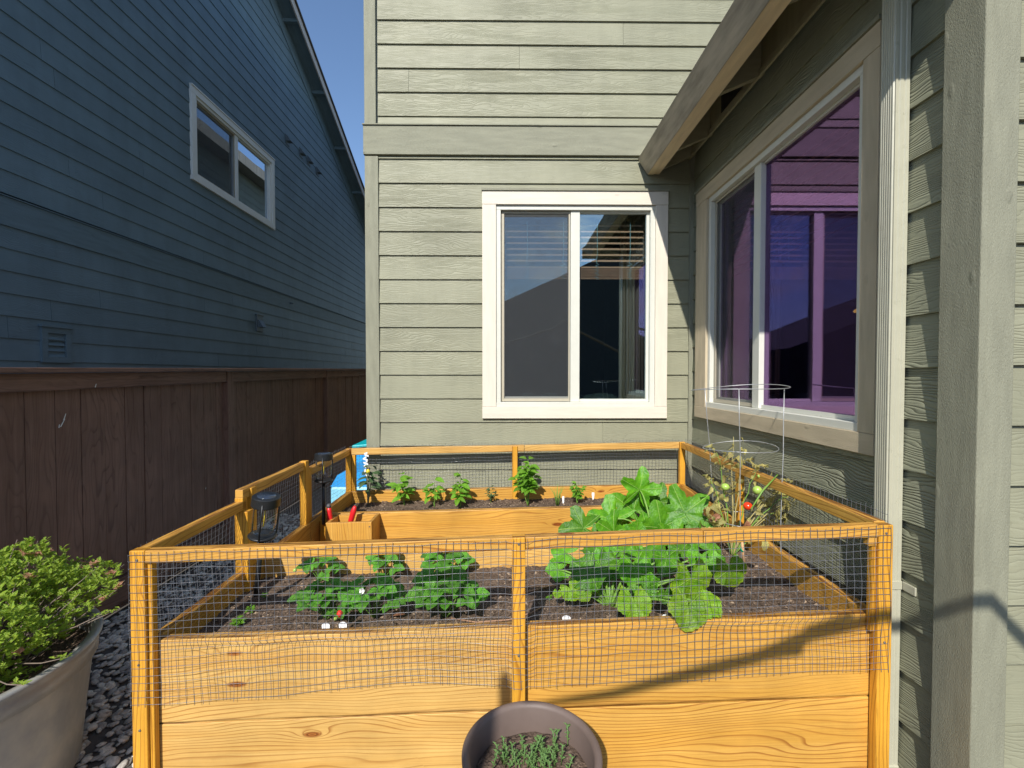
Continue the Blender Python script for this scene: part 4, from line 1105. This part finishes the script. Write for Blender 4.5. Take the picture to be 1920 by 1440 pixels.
t, b, tops = sprout('citrus_sapling', 'spindly dark leaved citrus sapling in the rear left corner of the bed', 'sapling', 690, 948, .30, 30, CL, .075, 3, mat='citrus_stem', branches=4, lean=(.015, 0), r0=.005, up=-.2)
child_ball(t, tops[0][6]+Vector((.0, -.03, .02)), .014, 'yellow', 'lemon', 1, 1.3)
sprout('pepper_seedling', 'bushier light green pepper seedling next to the dark citrus sapling', 'seedling', 758, 950, .235, 30, BL, .085, 4, branches=3, r0=.002)
sprout('pepper_seedling', 'small pepper seedling between the bushier pepper seedling and the narrow basil', 'seedling', 815, 952, .21, 20, BL, .075, 8, branches=2, r0=.002)
sprout('basil_plant', 'narrow basil plant standing left of the short wispy seedling', 'basil', 864, 953, .25, 36, BL, .07, 9, branches=3)
sprout('herb_seedling', 'short wispy dull green seedling between two basil plants', 'seedling', 921, 945, .12, 26, CL, .036, 10, branches=4, r0=.0015)
sprout('basil_plant', 'tallest bushy basil plant beside the middle post of the rear panel', 'basil', 990, 950, .34, 140, BL, .066, 12, branches=9)
sprout('parsley_plant', 'low pale green herb beside the chives', 'herb', 1082, 945, .15, 70, BL, .04, 13, branches=8)
b = soil_at(1045, 948); t = thing('chives', 'clump of thin chives with upright blades near the squash leaves', 'chives', b)
rr = random.Random(3); m = MB()
for i in range(26):
    a = rr.uniform(0, 2*PI); l = rr.uniform(.08, .15); d = Vector((math.cos(a), math.sin(a), 0)); m.tube([b+d*.008, b+d*.02+Vector((0, 0, l*.6)), b+d*rr.uniform(.03, .06)+Vector((0, 0, l))], [.0018, .0014, .0006], 5)
m.build('blades', 'stem', t)
for i, (px, py, h_, s_, n_, lb) in enumerate(((446, 1178, .035, .022, 30, 'bright green weed patch by the left front corner of the bed'), (470, 1152, .03, .017, 22, 'smaller weed patch behind the left front one in the soil'), (497, 1122, .02, .014, 14, 'tiny weed sprout in the soil beside the near solar light'), (1030, 1128, .02, .014, 10, 'tiny weed sprout right of the middle post'))):
    sprout('weed', lb, 'weed', px, py, h_, n_, BL, s_, 30+i, branches=7, r0=.0008, up=.4)

# ------------------------------------------------------------ tomato plant and cage
cg = thing('tomato_cage', 'galvanised wire tomato cage with round hoops by the side window', 'tomato cage', (1.2, 2.28, SOIL))
legs = [((1390, 1052, 2.12), (1386, 729, 2.10)), ((1462, 1062, 2.08), (1471, 730, 2.16)), ((1345, 1000, 2.45), (1322, 729, 2.40)), ((1440, 985, 2.50), (1452, 728, 2.46))]
for a, b_ in legs[:3]:
    p, q = at(*a), at(*b_); p.z = SOIL-.02
    m = MB(); pts = [p+(q-p)*t/6+Vector((.002*math.sin(t*2), 0, 0)) for t in range(7)]; m.tube(pts, .0022, 7); m.build('leg', 'steel', cg)
tops = [at(*l[1]) for l in legs[:3]]
def hoop(c, r_, tilt, z, n=40, nm='hoop', sy=1.0):
    m = MB(); pts = [Vector((c[0]+r_*math.cos(a), c[1]+sy*r_*math.sin(a), z+tilt*math.cos(a)+.006*math.sin(2*a))) for a in [2*PI*i/n for i in range(n+1)]]
    m.tube(pts, .0021, 6, cap=False); m.build(nm, 'steel', cg)
hoop((1.172, 2.29), .232, .012, H-.068, sy=.85)
hoop((1.20, 2.33), .175, .010, at(1400, 840, 2.3).z, sy=1.0)
hoop((1.20, 2.30), .135, .0, at(1400, 975, 2.3).z)
tm = thing('tomato_plant', 'withered yellow brown tomato plant with one red tomato inside the wire cage', 'tomato plant', (1.18, 2.3, SOIL))
TLf = [strip_leaf('tomato_leaf_%s' % c, 'L_tomato', .5+.12*i, 6, .5+.5*i, .7, teeth=.12, peak=.4) for i, c in enumerate('abc')]
rr = random.Random(17); stems = []
tb_ = Vector((1.16, 2.32, SOIL))
targets = [(1345, 850), (1395, 850), (1350, 940), (1420, 880), (1500, 905), (1490, 960), (1340, 985), (1440, 940), (1395, 1000), (1465, 1000), (1505, 940), (1375, 905), (1480, 930), (1500, 980), (1450, 895), (1515, 960), (1470, 975), (1430, 975), (1330, 900), (1320, 960), (1440, 1010), (1350, 1005), (1375, 820)]
for i, (px, py) in enumerate(targets):
    q = at(px, py, 2.22+.2*rr.random()); q.x = min(q.x, RX-.03); pts = bez(tb_, q, .12, 8)
    pts = [p+Vector((rr.uniform(-.006, .006), rr.uniform(-.006, .006), rr.uniform(-.004, .004))) for p in pts]
    m = MB(); m.tube(pts, [.0042-.003*k/8 for k in range(9)], 6); m.build('stem', 'drystem' if i % 3 else 'stem', tm); stems.append(pts)
for i in range(215):
    pts = stems[i % len(stems)]; k = rr.choice((4, 6, 7, 7, 8, 8, 8)); p = pts[k]+Vector((rr.uniform(-.05, .05), rr.uniform(-.04, .04), rr.uniform(-.035, .035)))
    p.x = min(p.x, RX-.015)
    put_leaf(TLf[i % 3], p, (rr.uniform(-1, 1), rr.uniform(-1, 1), rr.uniform(-1.1, .3)), (rr.uniform(-1, 1), -.6, rr.uniform(-.2, 1)), rr.uniform(.022, .048), tm)
for i in range(26):
    pts = stems[i % len(stems)]; p = pts[rr.choice((4, 5, 6, 7))]; d = Vector((rr.uniform(-1, 1), rr.uniform(-1, 1), rr.uniform(-.6, .6))).normalized()*rr.uniform(.03, .07)
    q = p+d; q.x = min(q.x, RX-.02); m = MB(); m.tube([p, p+(q-p)*.5+Vector((0, 0, .006)), q], [.0016, .0012, .0008], 5); m.build('side_shoot', 'drystem', tm)
child_ball(tm, at(1402, 949, 2.14), .0215, 'tomato_red', 'tomato', .95, .88)
child_ball(tm, at(1420, 919, 2.18), .022, 'tomato_green', 'tomato', .95, .95)
child_ball(tm, at(1360, 913, 2.30), .021, 'tomato_green', 'tomato', .95, .9)
child_ball(tm, at(1424, 893, 2.30), .011, 'tomato_green', 'tomato', .95, .9)
m = MB(); m.tube([at(1408, 955, 2.1), at(1430, 920, 2.12), at(1458, 890, 2.16)], [.0035, .004, .003], 7); m.build('stem', 'stem', tm)
put_leaf(strip_leaf('yellow_leaf', 'L_tomato', .6, 6, .4, .3, .1), at(1432, 1010, 1.95), (.1, -.2, -1), (0, -1, .1), .055, tm)
for k, (px, py) in enumerate(((1350, 965), (1400, 975), (1385, 985))):
    put_leaf(DL[0], at(px, py, 2.3), (-1+k, 0, -.6), (0, -1, .4), .06, tm, 'dead_leaf')
st = thing('plant_stake', 'short bamboo stake with a green tie in front of the tomato cage', 'stake', at(1393, 1062, 2.06))
m = MB(); m.tube([at(1396, 1066, 2.06), at(1391, 1012, 2.04)], .006, 8); m.build('cane', 'bamboo', st)
m = MB(); m.tube([at(1392, 1034, 2.05), at(1392, 1026, 2.05)], .0085, 10); m.build('tie', 'greentie', st)
for k, (px, py, Y, l) in enumerate(((992, 1172, 1.59, .035), (921, 1178, 1.60, .02))):
    p = at(px, py, Y); m = MB(); m.tube([p-Vector((0, 0, l)), p+Vector((0, 0, .008))], .0028, 7)
    tag(m.build('wooden_peg', 'bamboo'), ('small wooden peg standing just right of the middle post', 'shorter wooden peg at the board edge left of the middle post')[k], 'peg')

# tags ---------------------------------------------------------------------
for k, (px, py, Y, w_, lb) in enumerate(((611, 1180, 1.60, .028, 'white scalloped plant tag, left one of the pair before the strawberries'), (643, 1178, 1.60, .028, 'white scalloped plant tag, right one of the pair before the strawberries'), (1062, 1166, 1.61, .030, 'square white plant tag at the board edge right of the middle post'), (1248, 1163, 1.61, .026, 'white plant tag half hidden between yellowing squash leaves'), (1056, 935, 2.95, .02, 'thin white plant tag by the chives'), (1112, 928, 2.95, .025, 'pale tag among the low herb near the squash'))):
    p = at(px, py, Y); m = MB(); n = 10; out = []
    for i in range(n+1):
        a = PI*i/n; out.append((-math.cos(a)*w_*.5*(1+.06*(i % 2)), .012+math.sin(a)*w_*.38*(1+.08*(i % 2))))
    out = [(-w_*.45, -.02), *out, (w_*.45, -.02)] if k < 4 else [(-.004, -.03), (-w_/3, .0), (-w_/3, .016), (w_/3, .016), (w_/3, 0), (.004, -.03)]
    f_ = [(p.x+x, p.y-.001, p.z+z_) for x, z_ in out]; bk = [(p.x+x, p.y+.0012, p.z+z_) for x, z_ in out]
    m.poly(f_[::-1]); m.poly(bk)
    for i in range(len(out)): j = (i+1) % len(out); m.poly([f_[i], f_[j], bk[j], bk[i]])
    tag(m.build('plant_tag', 'tag'), lb, 'tag')
m = MB(); pts = [soil_pt(x, y)+Vector((0, 0, .006)) for x, y in ((.95, .47), (1.1, .455), (1.22, .44), (1.33, .47), (1.42, .5))]; m.tube(pts, .0035, 7)
tag(m.build('drip_line', 'hose'), 'thin brown drip tube lying on the soil behind the middle post', 'hose')
m = MB(); pts = [soil_pt(x, y)+Vector((0, 0, .006)) for x, y in ((1.02, .27), (1.12, .245), (1.25, .25), (1.34, .28), (1.38, .33))]; m.tube(pts, .003, 7)
tag(m.build('drip_line', 'hose'), 'thin brown drip tube curving over the soil in front of the other one', 'hose')

# ------------------------------------------------------------ solar lights
M['jar'] = glass('lantern_glass', (1, 1, 1), (.985, .995, .99), .035)
def solar(label, base, top, s=1.0):
    """stake from base to lantern bottom, lantern to top"""
    base = Vector(base); top = Vector(top); ax_ = (top-base).normalized(); q = Vector((0, 0, 1)).rotation_difference(ax_).to_matrix()
    t = thing('solar_light', label, 'solar light', base, 'solar stake lights in the bed')
    Lh = .175*s; r_ = .052*s; lb = top-ax_*Lh
    T = lambda p: lb + q @ p
    m = MB(); m.tube([base-ax_*.05, lb-ax_*.012], .0105, 12); m.build('stake', 'black', t)
    m = MB(); m.lathe([(.001, -.016), (.016, -.014), (.022, -.004), (r_*.98, 0), (r_*1.05, .006), (r_*1.0, .010), (r_*.6, .008), (.001, .008)], 28, T=T); m.build('bottom_ring', 'black', t)
    m = MB(); m.lathe([(.001, Lh+.001), (r_*.96, Lh), (r_*1.03, Lh-.003), (r_*1.05, Lh-.038), (r_*.98, Lh-.042), (.001, Lh-.041)], 48, T=T, smooth=False); m.build('lid', 'black', t)
    m = MB(); m.lathe([(.001, Lh+.0025), (r_*.66, Lh+.0022), (r_*.68, Lh+.0005)], 24, T=T); m.build('solar_panel', 'solar', t)
    m = MB(); m.lathe([(r_*.92, Lh-.042), (r_*.90, .06*s), (r_*.78, .022), (r_*.4, .014), (.001, .013)], 32, T=T); m.build('glass_jar', 'jar', t)
    m = MB(); m.lathe([(.007, Lh-.045), (.007, .04), (.004, .034), (.001, .033)], 12, T=T); m.build('bulb_tube', 'jar', t)
    m = MB(); m.tube([T(Vector((0, 0, Lh-.045))), T(Vector((0, 0, .045)))], .0018, 6); m.build('filament', 'yellow', t)
    for k in range(3):
        a = -PI/2+.25+2*PI*k/3; m = MB(); d = Vector((math.cos(a), math.sin(a), 0))*r_*1.02
        m.tube([T(d*1.02+Vector((0, 0, Lh-.02))), T(d*1.03+Vector((0, 0, Lh*.5))), T(d+Vector((0, 0, .004)))], .0034, 7); m.build('rib', 'black', t)
solar('near black solar stake light leaning inside the front of the bed', at(482, 1096, 1.93), at(500, 930, 1.90), 1.02)
solar('far black solar stake light standing upright behind the tool box', at(607, 968, 2.84), at(607, 850, 2.84), 1.0)

# tools ---------------------------------------------------------------------
t = thing('pruner', 'red and grey handled hand pruner standing in the left of the tool box', 'pruner', at(620, 972, 2.80))
p0, p1 = at(620, 985, 2.80), at(616, 946, 2.80)
m = MB(); m.tube([p0-(p1-p0)*.8, p0, p0+(p1-p0)*.3, p0+(p1-p0)*.7, p0+(p1-p0)*.9], [.012, .014, .016, .0155, .012], 14); m.build('grip', 'red', t)
m = MB(); m.tube([p0+(p1-p0)*.86, p0+(p1-p0)*.97, p0+(p1-p0)*1.04], [.0145, .012, .006], 14); m.build('grip_end', 'dark_grip', t)
t = thing('trowel', 'red handled garden trowel leaning in the right of the tool box', 'trowel', at(658, 972, 2.81))
p0, p1 = at(655, 986, 2.81), at(666, 948, 2.81)
m = MB(); m.tube([p0-(p1-p0)*.6, p0, p0+(p1-p0)*.3, p0+(p1-p0)*.7, p0+(p1-p0)*.92, p0+(p1-p0)*1.0], [.008, .012, .0165, .0175, .012, .004], 14); m.build('handle', 'red', t)
m = MB(); m.tube([p0+(p1-p0)*.97, p0+(p1-p0)*1.07], [.0045, .003], 10); m.build('handle_tip', 'dark_grip', t)

# ------------------------------------------------------------ tub with azalea
TC = Vector((-2.205, 1.72, 0)); RZ = H-1.105; RT = .497
tub = thing('tub_planter', 'large round weathered grey tub planter with rolled rim at the lower left', 'planter', TC)
m = MB(); m.lathe([(.001, .02), (RT*.80, .02), (RT*.86, .06), (RT*.90, RZ*.45), (RT*.955, RZ*.86), (RT*.965, RZ*.875), (RT*.958, RZ-.008)], 96, T=lambda p: p+TC); m.build('tub_body', 'tub', tub)
m = MB(); m.lathe([(RT*.945, RZ-.10), (RT*.985, RZ-.095), (RT*.99, RZ-.045), (RT*.985, RZ-.03), (RT*1.015, RZ-.018), (RT*1.015, RZ-.002), (RT*.99, RZ+.002), (RT*.945, RZ-.004), (RT*.93, RZ-.03), (RT*.925, RZ-.12)], 96, T=lambda p: p+TC); m.build('rolled_rim', 'tub', tub)
m = MB(); n = 40
for i in range(n):
    for j in range(n):
        pass
prof = [(.001, RZ-.10)]+[(RT*.93*k/12, RZ-.10+.015*math.sin(k*2.3)) for k in range(1, 13)]
m.lathe(prof, 48, T=lambda p: p+TC+Vector((0, 0, .012*mnoise.noise(p*14)))); m.build('planter_soil', 'soil', tub)
az = thing('azalea_bush', 'bright green azalea bush with dried pink blooms growing in the grey tub', 'bush', TC+Vector((0, 0, RZ-.1)))
AL = (.020, .011)
ra = random.Random(9); fol = MB(); blo = MB(); tw = MB()
bc = TC+Vector((.05, .07, RZ-.06))
def azr(d):
    n_ = mnoise.noise(d*2.1+Vector((3, 1, 7))); n2 = mnoise.noise(d*5.3)
    return (1+.16*n_+.13*n2)
def small_leaf(mb, p, d, nrm, l, wr=.58, fold=.3):
    d = d.normalized(); s_ = d.cross(nrm).normalized(); u_ = s_.cross(d).normalized(); w_ = l*wr/2
    q = [p, p+d*l*.5+s_*w_+u_*w_*fold, p+d*l-u_*l*.08, p+d*l*.5-s_*w_+u_*w_*fold, p+d*l*.5]
    mb.poly([q[0], q[1], q[2], q[4]], [(0, 0), (.25, .5), (0, 1), (0, .5)], True); mb.poly([q[0], q[4], q[2], q[3]], [(0, 0), (0, .5), (0, 1), (-.25, .5)], True)
tips = []
for i in range(3600):
    a = ra.uniform(0, 2*PI); ze = ra.uniform(-.12, 1); rr_ = math.sqrt(max(0, 1-ze*ze)); d = Vector((math.cos(a)*rr_, math.sin(a)*rr_, ze))
    depth = 1-.42*ra.random()**1.8
    k = azr(d)*depth
    p = bc+Vector((d.x*.56*k, d.y*.50*k, max(.0, d.z)*.40*k+.03+.07*mnoise.noise(Vector((d.x*3, d.y*3, 4)))))
    if p.x < -2.72: continue
    hr = math.hypot(p.x-TC.x, p.y-TC.y)
    if hr > RT*.80 and p.z < RZ+.02+(hr-RT*.8)*.9: continue
    if p.y < TC.y-.40: continue
    tips.append((p, d))
    for j in range(ra.choice((5, 6, 7))):
        b_ = ra.uniform(0, 2*PI); dd = Vector((math.cos(b_), math.sin(b_), ra.uniform(.1, .9)))+d*.5
        small_leaf(fol, p+Vector((ra.uniform(-.006, .006), ra.uniform(-.006, .006), ra.uniform(-.008, .008))), dd, Vector((0, 0, 1))+d*.4, ra.uniform(.018, .032))
    if ra.random() < .045 and depth > .9:
        for j in range(14):
            b_ = ra.uniform(0, 2*PI); dd = Vector((math.cos(b_), math.sin(b_), ra.uniform(.0, 1)))
            small_leaf(blo, p+Vector((ra.uniform(-.012, .012), ra.uniform(-.01, .01), ra.uniform(0, .014))), dd, Vector((ra.uniform(-1, 1), -1, 1)), ra.uniform(.012, .024), .55, .9)
for i in range(0, len(tips), 9):
    p, d = tips[i]; b_ = bc+Vector((ra.uniform(-.08, .08), ra.uniform(-.08, .08), -.06)); mid = (b_+p)/2+Vector((ra.uniform(-.04, .04), ra.uniform(-.04, .04), -.03))
    tw.tube([b_, mid, p+d*(.03 if i % 27 == 0 else 0)], [.006, .0035, .0012], 5)
# long straggling shoots
for (px, py, Y, s_) in ((234, 1088, 1.95, 1), (226, 1140, 1.85, 1), (128, 1232, 1.55, 1), (205, 1145, 1.75, 0), (45, 1285, 1.42, 0), (185, 1062, 1.85, 0)):
    q = at(px, py, Y); b_ = bc+(q-bc)*.55; b_.z = max(b_.z, RZ-.05); tw.tube([b_, (b_+q)/2+Vector((0, 0, -.01)), q], [.0025, .002, .0012], 5)
    for j in range(12):
        b2 = ra.uniform(0, 2*PI); small_leaf(fol, q-(q-b_)*ra.uniform(0, .25), Vector((math.cos(b2), math.sin(b2), ra.uniform(0, 1))), Vector((0, 0, 1)), ra.uniform(.014, .024))
fo = fol.build('foliage', 'L_azalea', az); fo['kind'] = 'stuff'
bo = blo.build('dried_blooms', 'bloom', az); bo['kind'] = 'stuff'
tag(tw.build('twigs', 'twig', az), kind='stuff')

# ------------------------------------------------------------ pot in front
PC = Vector((.065, 1.193, 0)); PZ = H-1.0
pot = thing('flower_pot', 'round brown plastic flower pot rim at the bottom centre in front of the bed', 'pot', PC)
m = MB(); m.lathe([(.001, .01), (.12, .01), (.166, PZ-.05), (.183, PZ-.046), (.186, PZ-.004), (.181, PZ), (.168, PZ-.001), (.164, PZ-.012), (.156, PZ-.09)], 72, T=lambda p: p+PC); m.build('pot_body', 'pot', pot)
m = MB(); m.lathe([(.001, PZ-.075)]+[(.158*k/8, PZ-.075+.004*math.sin(k*3)) for k in range(1, 9)], 48, T=lambda p: p+PC+Vector((0, 0, .008*mnoise.noise(p*30)))); m.build('pot_soil', 'soil', pot)
SU = [strip_leaf('succulent_leaf', 'succ', .42, 4, .1, .5)]
sc = thing('succulent', 'small grey green succulent cuttings growing in the brown pot', 'succulent', PC+Vector((.0, .07, PZ-.07)))
rs = random.Random(8); sf = MB()
for i in range(46):
    p = PC+Vector((max(-.12, min(.12, rs.gauss(.0, .05))), min(.11, rs.gauss(.045, .035)), PZ-.075)); hgt = rs.uniform(.025, .07); q = p+Vector((rs.uniform(-.02, .02), rs.uniform(-.02, .02), hgt)); sf.tube([p, q], .0016, 5)
    for j in range(11):
        a = j*2.4; t_ = .3+.7*j/10; small_leaf(sf, p+(q-p)*t_, Vector((math.cos(a), math.sin(a), .8)), Vector((0, 0, 1)), rs.uniform(.009, .015), .5, .6)
so_ = sf.build('leaf_rosettes', 'succ', sc); so_['kind'] = 'stuff'

# ------------------------------------------------------------ blue things behind the bed
bn = thing('blue_bin', 'blue plastic storage box with a crumpled lid behind the rear left corner of the bed', 'storage box', (-1.32, 4.2, 0))
bz = at(668, 905, 4.0).z
m = MB(); m.box(-1.50, -1.12, 3.85, 4.5, .0, bz); m.build('box_body', 'light_blue', bn, .02)
m = MB(); pr = [(-1.50, bz), (-1.44, bz+.10), (-1.36, bz+.135), (-1.24, bz+.12), (-1.13, bz+.03), (-1.13, bz)]
n = len(pr); m.poly([(x, 3.86, z_) for x, z_ in pr]); m.poly([(x, 4.45, z_) for x, z_ in pr][::-1])
for i in range(n): j = (i+1) % n; m.poly([(pr[j][0], 3.86, pr[j][1]), (pr[i][0], 3.86, pr[i][1]), (pr[i][0], 4.45, pr[i][1]), (pr[j][0], 4.45, pr[j][1])])
m.build('crumpled_lid', 'blue_plastic', bn, .012)
tl_ = thing('teal_bin', 'teal bin lid showing past the house corner', 'bin', (-1.5, 5.2, 0))
q = at(670, 832, 5.0)
m = MB(); m.box(q.x, q.x+.6, 4.9, 5.5, .05, q.z-.03); m.build('bin_body', 'blue_plastic', tl_, .02)
m = MB(); c = [Vector((q.x-.02 if not j & 1 else q.x+.62, 4.88 if not j & 2 else 5.52, (q.z-.03 if not j & 4 else q.z-.0) + (.05 if j & 1 else 0))) for j in range(8)]; m.hexa(c); m.build('bin_lid', 'teal', tl_, .008)
# white ribbon tied to the netting
rib = MB(); q0 = at(686, 850, 3.36); prev = None; rr = random.Random(2)
for i in range(12):
    p = q0+Vector((.006*math.sin(i*1.9), .0, -.015*i)); w_ = .012+.006*math.sin(i*2.7)
    rib.hexa([p+Vector((w_*(1 if j & 1 else -1), .003*(1 if j & 2 else -1), (.006 if j & 4 else -.006)+w_*.4*(1 if (j & 1) ^ (i & 1) else -1))) for j in range(8)])
tag(rib.build('white_ribbon', 'tag'), 'white twisted ribbon hanging on the rear netting above the citrus sapling', 'ribbon')

# ------------------------------------------------------------ behind the camera
gh = thing('gabled_house', 'dark gabled house behind the camera reflected in the window', 'house', (5, -18, 0))
g_ = [(-7, 0), (18, 0), (18, H+1.2), (6.2, H+6.6), (-7, H+.55)]
m = MB(); m.poly([(x, -16, z_) for x, z_ in g_]); m.poly([(x, -24, z_) for x, z_ in g_][::-1])
for i in range(5): j = (i+1) % 5; m.poly([(g_[j][0], -16, g_[j][1]), (g_[i][0], -16, g_[i][1]), (g_[i][0], -24, g_[i][1]), (g_[j][0], -24, g_[j][1])])
m.build('house_body', 'shingle', gh)

g_ = [(-34, 0), (-9, 0), (-9, H+1.1), (-20, H+5.4), (-34, H+1.0)]
gh2 = thing('low_gabled_house', 'dark low house behind the camera left of the taller gabled one', 'house', (-20, -14, 0))
m = MB(); m.poly([(x, -12, z_) for x, z_ in g_]); m.poly([(x, -20, z_) for x, z_ in g_][::-1])
for i in range(5): j = (i+1) % 5; m.poly([(g_[j][0], -12, g_[j][1]), (g_[i][0], -12, g_[i][1]), (g_[i][0], -20, g_[i][1]), (g_[j][0], -20, g_[j][1])])
m.build('house_body', 'shingle', gh2)
# young tree and added post behind the camera: they cast the soft curved and the upright shadow on the bed
tr = thing('young_tree', 'slender young tree behind the camera whose bare branch shades the bed front', 'tree', (2.6, -1.5, 0))
def back(px, py, Y, t): return at(px, py, Y) - Vector((.31, 1.2, -1))*t
br = [back(1000, 1322, 1.53, 1.6), back(1150, 1300, 1.53, 1.6), back(1300, 1262, 1.53, 1.6), back(1420, 1232, 1.53, 1.6), back(1520, 1190, 1.53, 1.6), back(1640, 1160, 1.53, 1.6), back(1850, 1130, 1.39, 1.65), back(1930, 1215, 1.39, 1.65)]
br.append(Vector((2.6, -1.5, 1.9)))
m = MB(); m.tube(br, [.006, .014, .018, .018, .019, .019, .020, .021, .026], 8); m.build('branch', 'twig', tr)
m = MB(); m.tube([br[3], back(1500, 1222, 1.53, 1.6), back(1515, 1180, 1.53, 1.58), back(1600, 1150, 1.53, 1.58)], [.012, .012, .010, .008], 6); m.build('branch', 'twig', tr)
m = MB(); m.tube([(2.6, -1.5, 0), (2.58, -1.5, 1.2), (2.6, -1.5, 2.0), (2.7, -1.55, 3.4), (2.75, -1.6, 4.6)], [.05, .042, .036, .022, .008], 10); m.build('trunk', 'twig', tr)
pp = back(948, 1262, 1.53, 1.9)  # added post stands in for the unseen caster of the upright shadow
gp2 = MB(); gp2.box(pp.x-.02, pp.x+.02, pp.y-.02, pp.y+.02, 0, pp.z-.04, 2)
c4 = [(pp.x-.02, pp.y-.02, pp.z-.04), (pp.x+.02, pp.y-.02, pp.z-.04), (pp.x+.02, pp.y+.02, pp.z-.04), (pp.x-.02, pp.y+.02, pp.z-.04)]
for i in range(4): gp2.poly([c4[i], c4[(i+1) % 4], (pp.x, pp.y, pp.z+.02)])
tag(gp2.build('shadow_post', 'cedar_post'), 'slim pointed wooden post added behind the camera for the upright shadow on the bed', 'post')
